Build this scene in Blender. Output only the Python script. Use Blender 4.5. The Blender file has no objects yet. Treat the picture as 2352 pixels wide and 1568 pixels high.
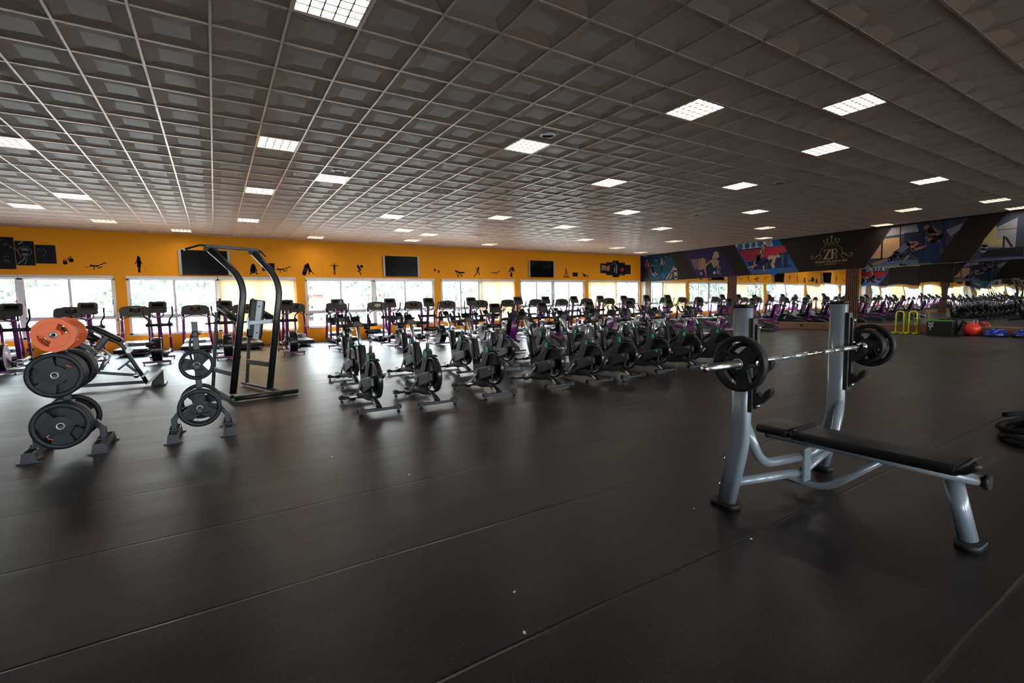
import bpy, bmesh, math, random
from mathutils import Matrix, Vector, Euler
random.seed(7)
PI = math.pi
col = bpy.context.scene.collection
sc = bpy.context.scene

# ---------------------------------------------------------------- camera
CAMH = 1.421
F_PX = 1094.73
yaw, pitch, roll = [math.radians(a) for a in (31.837, -4.696, -1.175)]
fw = Vector((math.sin(yaw)*math.cos(pitch), math.cos(yaw)*math.cos(pitch), math.sin(pitch)))
rt = Vector((math.cos(yaw), -math.sin(yaw), 0))
up = rt.cross(fw)
rt2 = math.cos(roll)*rt + math.sin(roll)*up
up2 = -math.sin(roll)*rt + math.cos(roll)*up
cam_data = bpy.data.cameras.new('camera')
cam = bpy.data.objects.new('camera', cam_data)
col.objects.link(cam)
cam_data.sensor_width = 36.0
cam_data.lens = F_PX*36.0/2352.0
cam_data.clip_start = 0.05
cam_data.clip_end = 400
M = Matrix((( rt2.x, up2.x, -fw.x, 0), (rt2.y, up2.y, -fw.y, 0), (rt2.z, up2.z, -fw.z, CAMH), (0, 0, 0, 1)))
cam.matrix_world = M
sc.camera = cam

# ---------------------------------------------------------------- view, sky, sun
sc.view_settings.view_transform = 'Standard'
sc.view_settings.look = 'None'
sc.view_settings.gamma = 1
sc.view_settings.use_curve_mapping = False
sc.view_settings.exposure = 2.45
sc.cycles.max_bounces = 8
sc.cycles.diffuse_bounces = 4
sc.cycles.glossy_bounces = 6
sc.cycles.transparent_max_bounces = 12
sc.cycles.sample_clamp_indirect = 6
sc.cycles.caustics_reflective = False
sc.cycles.caustics_refractive = False
world = bpy.data.worlds.new('sky')
sc.world = world
world.use_nodes = True
wn = world.node_tree.nodes
wl = world.node_tree.links
bg = wn['Background']
tc = wn.new('ShaderNodeTexCoord'); sep = wn.new('ShaderNodeSeparateXYZ'); rmp = wn.new('ShaderNodeValToRGB')
wl.new(tc.outputs['Generated'], sep.inputs[0]); wl.new(sep.outputs['Z'], rmp.inputs[0]); wl.new(rmp.outputs[0], bg.inputs[0])
rmp.color_ramp.elements[0].position = 0.0; rmp.color_ramp.elements[0].color = (1.0, 0.98, 0.95, 1)
rmp.color_ramp.elements[1].position = 0.6; rmp.color_ramp.elements[1].color = (0.62, 0.80, 1.0, 1)
SKY = 6.0
bg.inputs[1].default_value = SKY
sun_d = bpy.data.lights.new('sun', 'SUN'); sun = bpy.data.objects.new('sun', sun_d); col.objects.link(sun)
sun_d.energy = 6.0; sun_d.angle = math.radians(0.6); sun_d.color = (1.0, 0.93, 0.82)
sdir = Vector((0.42, -0.55, -1.15)).normalized()        # light travels into the room from beyond the windows
sun.rotation_euler = sdir.to_track_quat('-Z', 'Y').to_euler()

# room sizes (metres, camera over the origin)
XL, XR, YW, YB, ZC = -6.5, 21.987, 20.485, -9.0, 4.027
T = 0.6; GX = 1.2067; GY = 7.917
SILL, HEAD = 0.57, 2.50

# daylight portals of the window openings
WINS = [(-6.35, -5.04, 0), (-5.04, -2.75, 0), (-2.46, 0.17, 0), (0.17, 2.78, 2), (3.11, 5.84, 0), (5.84, 8.60, 0),
        (8.92, 10.98, 0), (10.98, 12.95, 2), (13.26, 15.38, 0), (15.38, 17.54, 0), (17.84, 19.93, 2), (19.93, 21.85, 0)]
ADDED_BACKWINS = [(-4.5, -1.0), (2.5, 6.0), (9.5, 13.0), (16.5, 20.0)]  # unseen windows behind the camera, added to brighten the ceiling and room
def portal(x0, x1, z0, z1, y, facing):
    d = bpy.data.lights.new('daylight_portal', 'AREA'); d.shape = 'RECTANGLE'; d.size = x1-x0; d.size_y = z1-z0
    d.cycles.is_portal = True
    o = bpy.data.objects.new('daylight_portal', d); col.objects.link(o)
    o.location = ((x0+x1)/2, y, (z0+z1)/2)
    o.rotation_euler = (Vector((0, facing, 0))).to_track_quat('-Z', 'Z').to_euler()
for a, b in ((-6.35, -2.75), (-2.46, 2.78), (3.11, 8.6), (8.92, 12.95), (13.26, 17.54), (17.84, 21.85)):
    portal(a, b, SILL, HEAD, YW+0.24, -1)
for a, b in ADDED_BACKWINS: portal(a, b, 0.9, 3.2, YB-0.24, 1)

# ---------------------------------------------------------------- materials
def mat(name, color, rough=0.5, metal=0.0, noise=0.06, nscale=30.0, bump=0.0, spec=0.5, emit=None, estr=0.0, coat=0.0):
    m = bpy.data.materials.new(name); m.use_nodes = True
    nt = m.node_tree; b = nt.nodes['Principled BSDF']
    b.inputs['Roughness'].default_value = rough; b.inputs['Metallic'].default_value = metal
    b.inputs['Specular IOR Level'].default_value = spec
    b.inputs['Coat Weight'].default_value = coat
    tcn = nt.nodes.new('ShaderNodeTexCoord'); nz = nt.nodes.new('ShaderNodeTexNoise'); nz.inputs['Scale'].default_value = nscale
    nz.inputs['Detail'].default_value = 3
    nt.links.new(tcn.outputs['Object'], nz.inputs['Vector'])
    mx = nt.nodes.new('ShaderNodeMix'); mx.data_type = 'RGBA'
    mx.inputs[6].default_value = (*[c*(1-noise) for c in color], 1); mx.inputs[7].default_value = (*[min(1, c*(1+noise)) for c in color], 1)
    nt.links.new(nz.outputs['Fac'], mx.inputs[0]); nt.links.new(mx.outputs[2], b.inputs['Base Color'])
    if bump:
        bp = nt.nodes.new('ShaderNodeBump'); bp.inputs['Strength'].default_value = bump; bp.inputs['Distance'].default_value = 0.01
        nt.links.new(nz.outputs['Fac'], bp.inputs['Height']); nt.links.new(bp.outputs[0], b.inputs['Normal'])
    if emit:
        b.inputs['Emission Color'].default_value = (*emit, 1); b.inputs['Emission Strength'].default_value = estr
    return m

def floor_mat():
    m = mat('rubber_floor', (0.0040, 0.0031, 0.0044), 0.42, spec=0.34)
    nt = m.node_tree; b = nt.nodes['Principled BSDF']; N = nt.nodes.new; L = nt.links.new
    tcn = N('ShaderNodeTexCoord')
    base = b.inputs['Base Color'].links[0].from_socket
    def flecks(scale, thr, colr, prev, seedoff):
        v = N('ShaderNodeTexVoronoi'); v.inputs['Scale'].default_value = scale
        mp = N('ShaderNodeMapping'); mp.inputs['Location'].default_value = (seedoff, seedoff*.7, 0)
        L(tcn.outputs['Object'], mp.inputs[0]); L(mp.outputs[0], v.inputs['Vector'])
        sp = N('ShaderNodeSeparateColor'); L(v.outputs['Color'], sp.inputs[0])
        c1 = N('ShaderNodeMath'); c1.operation = 'LESS_THAN'; c1.inputs[1].default_value = thr; L(sp.outputs[0], c1.inputs[0])
        c2 = N('ShaderNodeMath'); c2.operation = 'LESS_THAN'; c2.inputs[1].default_value = 0.33; L(v.outputs['Distance'], c2.inputs[0])
        mu = N('ShaderNodeMath'); mu.operation = 'MULTIPLY'; L(c1.outputs[0], mu.inputs[0]); L(c2.outputs[0], mu.inputs[1])
        mx = N('ShaderNodeMix'); mx.data_type = 'RGBA'; L(mu.outputs[0], mx.inputs[0]); L(prev, mx.inputs[6]); mx.inputs[7].default_value = (*colr, 1)
        return mx.outputs[2]
    c = flecks(260, 0.10, (0.22, 0.035, 0.02), base, 3.1)
    c = flecks(300, 0.05, (0.03, 0.04, 0.12), c, 11.7)
    c = flecks(420, 0.03, (0.16, 0.13, 0.10), c, 5.3)
    L(c, b.inputs['Base Color'])
    # roll seams (lines of constant y) and cross joints, as shallow grooves; scuffed gloss
    sp = N('ShaderNodeSeparateXYZ'); L(tcn.outputs['Object'], sp.inputs[0])
    def groove(sock, period, off, w):
        a = N('ShaderNodeMath'); a.operation = 'ADD'; a.inputs[1].default_value = off; L(sock, a.inputs[0])
        d = N('ShaderNodeMath'); d.operation = 'PINGPONG'; d.inputs[1].default_value = period/2; L(a.outputs[0], d.inputs[0])
        g = N('ShaderNodeMapRange'); g.inputs['From Min'].default_value = 0; g.inputs['From Max'].default_value = w; L(d.outputs[0], g.inputs['Value'])
        return g.outputs[0]
    wob = N('ShaderNodeTexNoise'); wob.inputs['Scale'].default_value = 0.9; L(tcn.outputs['Object'], wob.inputs['Vector'])
    wm = N('ShaderNodeMath'); wm.operation = 'MULTIPLY_ADD'; wm.inputs[1].default_value = 0.05; L(wob.outputs['Fac'], wm.inputs[0]); L(sp.outputs['Y'], wm.inputs[2])
    g1 = groove(wm.outputs[0], 1.0, 0.38, 0.012)
    g2 = groove(sp.outputs['X'], 1.0, 0.30, 0.006)
    gm = N('ShaderNodeMath'); gm.operation = 'MULTIPLY_ADD'; gm.inputs[1].default_value = 0.06; L(g2, gm.inputs[0]); L(g1, gm.inputs[2])
    fine = N('ShaderNodeTexNoise'); fine.inputs['Scale'].default_value = 160; fine.inputs['Detail'].default_value = 4; L(tcn.outputs['Object'], fine.inputs['Vector'])
    big = N('ShaderNodeTexNoise'); big.inputs['Scale'].default_value = 1.3; big.inputs['Detail'].default_value = 5
    mp = N('ShaderNodeMapping'); mp.inputs['Scale'].default_value = (0.6, 3.0, 1); L(tcn.outputs['Object'], mp.inputs[0]); L(mp.outputs[0], big.inputs['Vector'])
    h = N('ShaderNodeMath'); h.operation = 'MULTIPLY_ADD'; h.inputs[1].default_value = 0.12; L(fine.outputs['Fac'], h.inputs[0]); L(gm.outputs[0], h.inputs[2])
    bp = N('ShaderNodeBump'); bp.inputs['Strength'].default_value = 0.8; bp.inputs['Distance'].default_value = 0.004
    L(h.outputs[0], bp.inputs['Height'])
    h2 = N('ShaderNodeBump'); h2.inputs['Strength'].default_value = 0.35; h2.inputs['Distance'].default_value = 0.012
    L(big.outputs['Fac'], h2.inputs['Height']); L(bp.outputs[0], h2.inputs['Normal']); L(h2.outputs[0], b.inputs['Normal'])
    rr = N('ShaderNodeMapRange'); rr.inputs['To Min'].default_value = 0.33; rr.inputs['To Max'].default_value = 0.46; L(big.outputs['Fac'], rr.inputs['Value'])
    L(rr.outputs[0], b.inputs['Roughness'])
    dk = N('ShaderNodeMapRange'); dk.inputs['To Min'].default_value = 0.7; L(g1, dk.inputs['Value'])
    dm = N('ShaderNodeMix'); dm.data_type = 'RGBA'; L(dk.outputs[0], dm.inputs[0]); dm.inputs[6].default_value = (0.001, 0.001, 0.001, 1); L(c, dm.inputs[7]); L(dm.outputs[2], b.inputs['Base Color'])
    return m

def wood_mat(name, c1, c2, axis_scale=(8, 1.2, 8), rough=0.5):
    m = mat(name, c1, rough)
    nt = m.node_tree; b = nt.nodes['Principled BSDF']; N = nt.nodes.new; L = nt.links.new
    tcn = N('ShaderNodeTexCoord'); mp = N('ShaderNodeMapping'); mp.inputs['Scale'].default_value = axis_scale
    L(tcn.outputs['Object'], mp.inputs[0])
    nz = N('ShaderNodeTexNoise'); nz.inputs['Scale'].default_value = 4; nz.inputs['Detail'].default_value = 6; L(mp.outputs[0], nz.inputs['Vector'])
    cr = N('ShaderNodeValToRGB'); cr.color_ramp.elements[0].position = .35; cr.color_ramp.elements[1].position = .65
    cr.color_ramp.elements[0].color = (*c1, 1); cr.color_ramp.elements[1].color = (*c2, 1)
    L(nz.outputs['Fac'], cr.inputs[0]); L(cr.outputs[0], b.inputs['Base Color'])
    return m

def glass_mat():
    m = bpy.data.materials.new('window_glass'); m.use_nodes = True
    nt = m.node_tree; nt.nodes.clear(); N = nt.nodes.new; L = nt.links.new
    out = N('ShaderNodeOutputMaterial'); tr = N('ShaderNodeBsdfTransparent'); gl = N('ShaderNodeBsdfGlossy'); mx = N('ShaderNodeMixShader')
    tr.inputs[0].default_value = (0.93, 0.96, 0.95, 1); gl.inputs['Roughness'].default_value = 0.02
    lw = N('ShaderNodeLayerWeight'); lw.inputs['Blend'].default_value = 0.25
    mm = N('ShaderNodeMath'); mm.operation = 'MULTIPLY'; mm.inputs[1].default_value = 0.5; L(lw.outputs['Fresnel'], mm.inputs[0])
    L(mm.outputs[0], mx.inputs[0]); L(tr.outputs[0], mx.inputs[1]); L(gl.outputs[0], mx.inputs[2]); L(mx.outputs[0], out.inputs[0])
    return m

def blind_mat():
    m = bpy.data.materials.new('roller_blind_fabric'); m.use_nodes = True
    nt = m.node_tree; nt.nodes.clear(); N = nt.nodes.new; L = nt.links.new
    out = N('ShaderNodeOutputMaterial'); d = N('ShaderNodeBsdfDiffuse'); t = N('ShaderNodeBsdfTranslucent'); mx = N('ShaderNodeMixShader')
    nz = N('ShaderNodeTexNoise'); nz.inputs['Scale'].default_value = 60
    cr = N('ShaderNodeValToRGB'); cr.color_ramp.elements[0].color = (0.80, 0.66, 0.48, 1); cr.color_ramp.elements[1].color = (0.90, 0.76, 0.58, 1)
    L(nz.outputs['Fac'], cr.inputs[0]); L(cr.outputs[0], d.inputs[0]); L(cr.outputs[0], t.inputs[0])
    mx.inputs[0].default_value = 0.5; L(d.outputs[0], mx.inputs[1]); L(t.outputs[0], mx.inputs[2]); L(mx.outputs[0], out.inputs[0])
    return m

def mirror_mat():
    m = bpy.data.materials.new('mirror_glass'); m.use_nodes = True
    nt = m.node_tree; nt.nodes.clear(); N = nt.nodes.new; L = nt.links.new
    out = N('ShaderNodeOutputMaterial'); g = N('ShaderNodeBsdfGlossy'); g.inputs['Color'].default_value = (0.80, 0.85, 0.84, 1); g.inputs['Roughness'].default_value = 0.0
    tcn = N('ShaderNodeTexCoord'); nz = N('ShaderNodeTexNoise'); nz.inputs['Scale'].default_value = 0.9; nz.inputs['Detail'].default_value = 1
    L(tcn.outputs['Object'], nz.inputs['Vector'])
    bp = N('ShaderNodeBump'); bp.inputs['Strength'].default_value = 0.25; bp.inputs['Distance'].default_value = 0.012
    L(nz.outputs['Fac'], bp.inputs['Height']); L(bp.outputs[0], g.inputs['Normal']); L(g.outputs[0], out.inputs[0])
    return m

def ceiling_mat(kind, tint, rough):
    m = mat('ceiling_tile_'+kind, tint, rough, noise=0.05, nscale=90)
    nt = m.node_tree; b = nt.nodes['Principled BSDF']; N = nt.nodes.new; L = nt.links.new
    tcn = N('ShaderNodeTexCoord'); nz = N('ShaderNodeTexNoise'); nz.inputs['Scale'].default_value = 700; L(tcn.outputs['Object'], nz.inputs['Vector'])
    bp = N('ShaderNodeBump'); bp.inputs['Strength'].default_value = 0.1; bp.inputs['Distance'].default_value = 0.001
    L(nz.outputs['Fac'], bp.inputs['Height']); L(bp.outputs[0], b.inputs['Normal'])
    return m

MT = dict(
    floor=floor_mat(), ceil=ceiling_mat('slope', (0.56, 0.405, 0.32), 0.7), ceil2=ceiling_mat('centre', (0.52, 0.405, 0.34), 0.50), glass=glass_mat(), blind=blind_mat(), mirror=mirror_mat(),
    tbar=mat('ceiling_grid_metal', (0.58, 0.46, 0.39), 0.34, metal=0.6),
    orange=mat('orange_wall_paint', (0.95, 0.37, 0.001), 0.75, noise=0.03, nscale=4),
    paint=mat('beige_wall_paint', (0.40, 0.36, 0.33), 0.6, noise=0.04, nscale=4),
    frame=mat('white_window_aluminium', (0.72, 0.70, 0.72), 0.35),
    dark_panel=mat('dark_brown_fascia_print', (0.012, 0.0055, 0.0035), 0.6, noise=0.3, nscale=3, spec=0.2),
    wood=wood_mat('oak_base_board', (0.17, 0.075, 0.03), (0.27, 0.13, 0.06)),
    slat=wood_mat('dark_oak_slat', (0.12, 0.05, 0.022), (0.20, 0.09, 0.045), (8, 8, 1.2)),
    slatback=mat('black_slat_backing', (0.012, 0.01, 0.009), 0.7),
    black=mat('black_plastic', (0.0085, 0.0085, 0.009), 0.45, noise=0.15, spec=0.38),
    consolegrey=mat('dark_console_plastic', (0.032, 0.029, 0.027), 0.5, noise=0.2), blackgloss=mat('black_gloss_plastic', (0.010, 0.011, 0.013), 0.22, noise=0.15),
    blackmetal=mat('black_powder_coat', (0.014, 0.015, 0.017), 0.36, noise=0.1),
    rope=mat('black_rope', (0.004, 0.004, 0.005), 0.8, noise=0.4, nscale=60, spec=0.15), rubber=mat('black_rubber', (0.008, 0.009, 0.011), 0.55, noise=0.15, spec=0.3),
    pad=mat('black_vinyl_pad', (0.006, 0.006, 0.007), 0.42, noise=0.1, spec=0.35),
    bodygrey=mat('charcoal_shroud', (0.024, 0.024, 0.028), 0.42),
    lightgrey=mat('light_grey_shroud', (0.36, 0.36, 0.38), 0.4),
    silver=mat('brushed_silver', (0.44, 0.45, 0.46), 0.34, metal=0.8),
    chrome=mat('polished_chrome', (0.82, 0.82, 0.84), 0.10, metal=1.0, noise=0.02),
    benchgrey=mat('silver_grey_powder_coat', (0.22, 0.26, 0.31), 0.30, metal=0.15, coat=0.3),
    steelgrey=mat('slate_grey_powder_coat', (0.022, 0.028, 0.042), 0.40, noise=0.08),
    plategrey=mat('slate_plate_rubber', (0.0085, 0.0115, 0.018), 0.48, noise=0.1, spec=0.32),
    purple=mat('purple_powder_coat', (0.165, 0.012, 0.155), 0.30, coat=0.4),
    pinkdisc=mat('lilac_printed_disc', (0.42, 0.22, 0.36), 0.4),
    belt=mat('treadmill_belt', (0.03, 0.03, 0.032), 0.55),
    deck=mat('grey_deck_rail', (0.42, 0.41, 0.42), 0.35),
    teal=mat('teal_plastic', (0.0, 0.36, 0.27), 0.4),
    cyan=mat('cyan_print', (0.15, 0.55, 0.65), 0.4),
    screen=mat('dark_screen_glass', (0.006, 0.006, 0.007), 0.09, noise=0.05, spec=0.3),
    white=mat('white_plastic', (0.75, 0.75, 0.74), 0.45),
    whiteprint=mat('white_print', (0.7, 0.72, 0.72), 0.5),
    orangeplate=mat('orange_rubber', (0.85, 0.14, 0.025), 0.45, noise=0.08),
    red=mat('red_print', (0.5, 0.02, 0.02), 0.45), green=mat('green_print', (0.05, 0.42, 0.04), 0.5),
    yellow=mat('yellow_powder_coat', (0.72, 0.75, 0.0), 0.4),
    redball=mat('red_vinyl_ball', (0.75, 0.03, 0.015), 0.38), blueball=mat('blue_vinyl_dome', (0.006, 0.03, 0.33), 0.22),
    sticker=mat('black_wall_sticker', (0.012, 0.008, 0.006), 0.7, spec=0.2), gold=mat('gold_print', (0.36, 0.25, 0.09), 0.4),
    orange_led=mat('amber_display', (0.5, 0.25, 0.02), 0.4),
    leaf=mat('tree_leaves', (0.11, 0.135, 0.11), 0.7, noise=0.5, nscale=3), bark=mat('tree_bark', (0.16, 0.11, 0.08), 0.8),
    ground=mat('pale_paving', (0.40, 0.36, 0.32), 0.8, nscale=1), house=mat('pale_render_wall', (0.16, 0.15, 0.14), 0.7), brick=mat('terracotta_wall', (0.14, 0.06, 0.05), 0.8),
)
# flat printed inks for the photo prints
INK = dict(navy=(0.012, 0.022, 0.07), teal=(0.008, 0.045, 0.075), white=(0.6, 0.62, 0.62), sky=(0.10, 0.22, 0.32), skin=(0.42, 0.27, 0.19), skin2=(0.22, 0.12, 0.09),
           red=(0.45, 0.02, 0.04), black=(0.01, 0.01, 0.014), blue=(0.01, 0.10, 0.32), grey=(0.28, 0.28, 0.30), grey2=(0.07, 0.075, 0.11), violet=(0.035, 0.018, 0.075),
           glow=(0.20, 0.12, 0.13), glow2=(0.38, 0.21, 0.11), hair=(0.40, 0.30, 0.20), dark=(0.012, 0.014, 0.035), redwall=(0.32, 0.022, 0.035), ball=(0.05, 0.12, 0.24),
           ball2=(0.34, 0.25, 0.28), floorb=(0.07, 0.10, 0.22), steel=(0.035, 0.09, 0.20), dusk=(0.035, 0.038, 0.06), greyw=(0.20, 0.19, 0.20), lime=(0.18, 0.23, 0.05), gold=(0.32, 0.24, 0.11))
INKM = {k: mat('print_ink_'+k, [c*.95 for c in v], 0.6, noise=0.1, nscale=6, spec=0.15) for k, v in INK.items()}

# ---------------------------------------------------------------- mesh helpers
class MB:
    def __init__(s): s.v = []; s.f = []; s.sm = []; s.mi = []; s.m = 0
    def add(s, vs, fs, smooth=False):
        o = len(s.v); s.v += [tuple(v) for v in vs]
        for f in fs: s.f.append([i+o for i in f]); s.sm.append(smooth); s.mi.append(s.m)
        return s
    def box(s, x0, x1, y0, y1, z0, z1, M=None):
        vs = [Vector((x, y, z)) for z in (z0, z1) for y in (y0, y1) for x in (x0, x1)]
        if M is not None: vs = [M @ v for v in vs]
        return s.add(vs, [(0, 2, 3, 1), (4, 5, 7, 6), (0, 1, 5, 4), (2, 6, 7, 3), (0, 4, 6, 2), (1, 3, 7, 5)])
    def obox(s, c, size, rot=(0, 0, 0)):
        Mx = Matrix.Translation(c) @ Euler(rot).to_matrix().to_4x4(); a, b, d = [q/2 for q in size]
        return s.box(-a, a, -b, b, -d, d, Mx)
    def sweep(s, pts, prof, upv=(0, 0, 1), scales=None, smooth=True, caps=True):
        pts = [Vector(p) for p in pts]; n = len(pts); k = len(prof); vs = []
        upv = Vector(upv); last = None
        for i, p in enumerate(pts):
            a = (p-pts[i-1]).normalized() if i > 0 else None
            b = (pts[i+1]-p).normalized() if i < n-1 else None
            t = (a+b).normalized() if a is not None and b is not None else (a if a is not None else b)
            if t.length < 1e-6: t = a
            sd = t.cross(upv)
            if sd.length < 1e-3: sd = last if last is not None else t.cross(Vector((1, 0, 0)))
            sd.normalize(); last = sd; w = sd.cross(t).normalized()
            mit = 1.0
            if a is not None and b is not None:
                cs = max(0.35, a.dot(t)); mit = 1/cs
            q = scales[i] if scales else 1.0
            qa, qb = (q if isinstance(q, tuple) else (q, q))
            bend = (b-a) if (a is not None and b is not None) else None
            for (u, v) in prof:
                off = sd*(u*qa)+w*(v*qb)
                if bend is not None and bend.length > 1e-4 and mit > 1.001:
                    bd = bend.normalized(); off = off+bd*(off.dot(bd))*(mit-1)
                vs.append(p+off)
        fs = []
        for i in range(n-1):
            for j in range(k):
                fs.append((i*k+j, i*k+(j+1) % k, (i+1)*k+(j+1) % k, (i+1)*k+j))
        s.add(vs, fs, smooth)
        if caps:
            s.add(vs[:k], [tuple(range(k))]); s.add(vs[-k:], [tuple(range(k))])
        return s
    def tube(s, pts, r, n=10, **kw):
        return s.sweep(pts, circ(r, n), **kw)
    def prism(s, poly, axis, a, b, smooth=False):
        # poly of 2D points; axis 'x': (y,z), 'y': (x,z), 'z': (x,y)
        def P(u, v, w): return {'x': (w, u, v), 'y': (u, w, v), 'z': (u, v, w)}[axis]
        n = len(poly)
        vs = [P(u, v, a) for u, v in poly]+[P(u, v, b) for u, v in poly]
        s.add(vs, [tuple(range(n)), tuple(range(n, 2*n))[::-1]])
        return s.add(vs, [(i, (i+1) % n, n+(i+1) % n, n+i) for i in range(n)], smooth)
    def lathe(s, prof, axis='z', c=(0, 0, 0), n=24, smooth=True, closed=False):
        # prof: (r, h) along the axis
        vs = []; k = len(prof)
        for i in range(n):
            a = 2*PI*i/n; ca, sa = math.cos(a), math.sin(a)
            for r, h in prof:
                q = {'z': (r*ca, r*sa, h), 'x': (h, r*ca, r*sa), 'y': (r*sa, h, r*ca)}[axis]
                vs.append((q[0]+c[0], q[1]+c[1], q[2]+c[2]))
        fs = []
        kk = k if closed else k-1
        for i in range(n):
            for j in range(kk):
                fs.append((i*k+j, i*k+(j+1) % k, ((i+1) % n)*k+(j+1) % k, ((i+1) % n)*k+j))
        return s.add(vs, fs, smooth)
    def build(s, name, mats, parent=None, bevel=0.0, loc=None, recalc=True):
        me = bpy.data.meshes.new(name)
        bm = bmesh.new()
        bv = [bm.verts.new(v) for v in s.v]
        for f, sm, mi in zip(s.f, s.sm, s.mi):
            if len(set(f)) < 3: continue
            try: fc = bm.faces.new([bv[i] for i in f])
            except ValueError: continue
            fc.smooth = sm; fc.material_index = mi
        bmesh.ops.remove_doubles(bm, verts=bm.verts, dist=1e-5)
        if recalc: bmesh.ops.recalc_face_normals(bm, faces=bm.faces)
        bm.to_mesh(me); bm.free()
        for m in (mats if isinstance(mats, (list, tuple)) else [mats]):
            me.materials.append(MT[m] if isinstance(m, str) and m in MT else (INKM[m] if isinstance(m, str) else m))
        o = bpy.data.objects.new(name, me); col.objects.link(o)
        if parent is not None: o.parent = parent
        if loc is not None: o.location = loc
        if bevel:
            b = o.modifiers.new('edge', 'BEVEL'); b.width = bevel; b.segments = 2; b.limit_method = 'ANGLE'; b.angle_limit = 0.6
        return o

def circ(r, n=10): return [(r*math.cos(2*PI*i/n), r*math.sin(2*PI*i/n)) for i in range(n)]
def rrect(w, h, r, n=3):
    out = []
    for cx, cy, a0 in ((w/2-r, h/2-r, 0), (-w/2+r, h/2-r, PI/2), (-w/2+r, -h/2+r, PI), (w/2-r, -h/2+r, 1.5*PI)):
        for i in range(n+1):
            a = a0+PI/2*i/n; out.append((cx+r*math.cos(a), cy+r*math.sin(a)))
    return out
def fillet(pts, r, n=5):
    pts = [Vector(p) for p in pts]; out = [pts[0]]
    for i in range(1, len(pts)-1):
        p = pts[i]; a = (pts[i-1]-p); b = (pts[i+1]-p); rr = min(r, a.length*.49, b.length*.49)
        A = p+a.normalized()*rr; B = p+b.normalized()*rr
        for k in range(n+1):
            t = k/n; out.append(A*(1-t)**2+p*2*t*(1-t)+B*t*t)
    out.append(pts[-1]); return out
def tag(o, label=None, cat=None, group=None, kind=None):
    if label: o['label'] = label
    if cat: o['category'] = cat
    if group: o['group'] = group
    if kind: o['kind'] = kind
    return o
def thing(name, label, cat, loc, rz=0.0, group=None):
    o = bpy.data.objects.new(name, None); col.objects.link(o); o.empty_display_size = 0.1
    o.location = loc; o.rotation_euler = (0, 0, rz)
    return tag(o, label, cat, group)
def dup(root, loc, label, rz=None, group=None):
    r = root.copy(); col.objects.link(r); r.location = loc; r['label'] = label
    if rz is not None: r.rotation_euler = (0, 0, rz)
    if group: r['group'] = group
    for ch in list(root.children):
        c = ch.copy(); col.objects.link(c); c.parent = r
        for g in list(ch.children):
            d = g.copy(); col.objects.link(d); d.parent = c
    return r
def struct(mb, name, m, **kw): return tag(mb.build(name, m, **kw), kind='structure')
def text_part(body, size, name, m, parent, Mx, extrude=0.001, align='CENTER', bold=0.0):
    cu = bpy.data.curves.new('lettering', 'FONT'); cu.body = body; cu.size = size; cu.extrude = extrude; cu.align_x = align; cu.align_y = 'CENTER'; cu.offset = bold
    o = bpy.data.objects.new('lettering', cu); col.objects.link(o)
    dg = bpy.context.evaluated_depsgraph_get(); me = bpy.data.meshes.new_from_object(o.evaluated_get(dg))
    bpy.data.objects.remove(o); me.transform(Mx)
    n = bpy.data.objects.new(name, me); col.objects.link(n); me.materials.clear(); me.materials.append(MT[m] if m in MT else INKM[m])
    if parent is not None: n.parent = parent
    return n
ORD = ['first', 'second', 'third', 'fourth', 'fifth', 'sixth', 'seventh', 'eighth', 'ninth', 'tenth', 'eleventh', 'twelfth', 'thirteenth', 'fourteenth', 'fifteenth', 'sixteenth', 'seventeenth']

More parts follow.
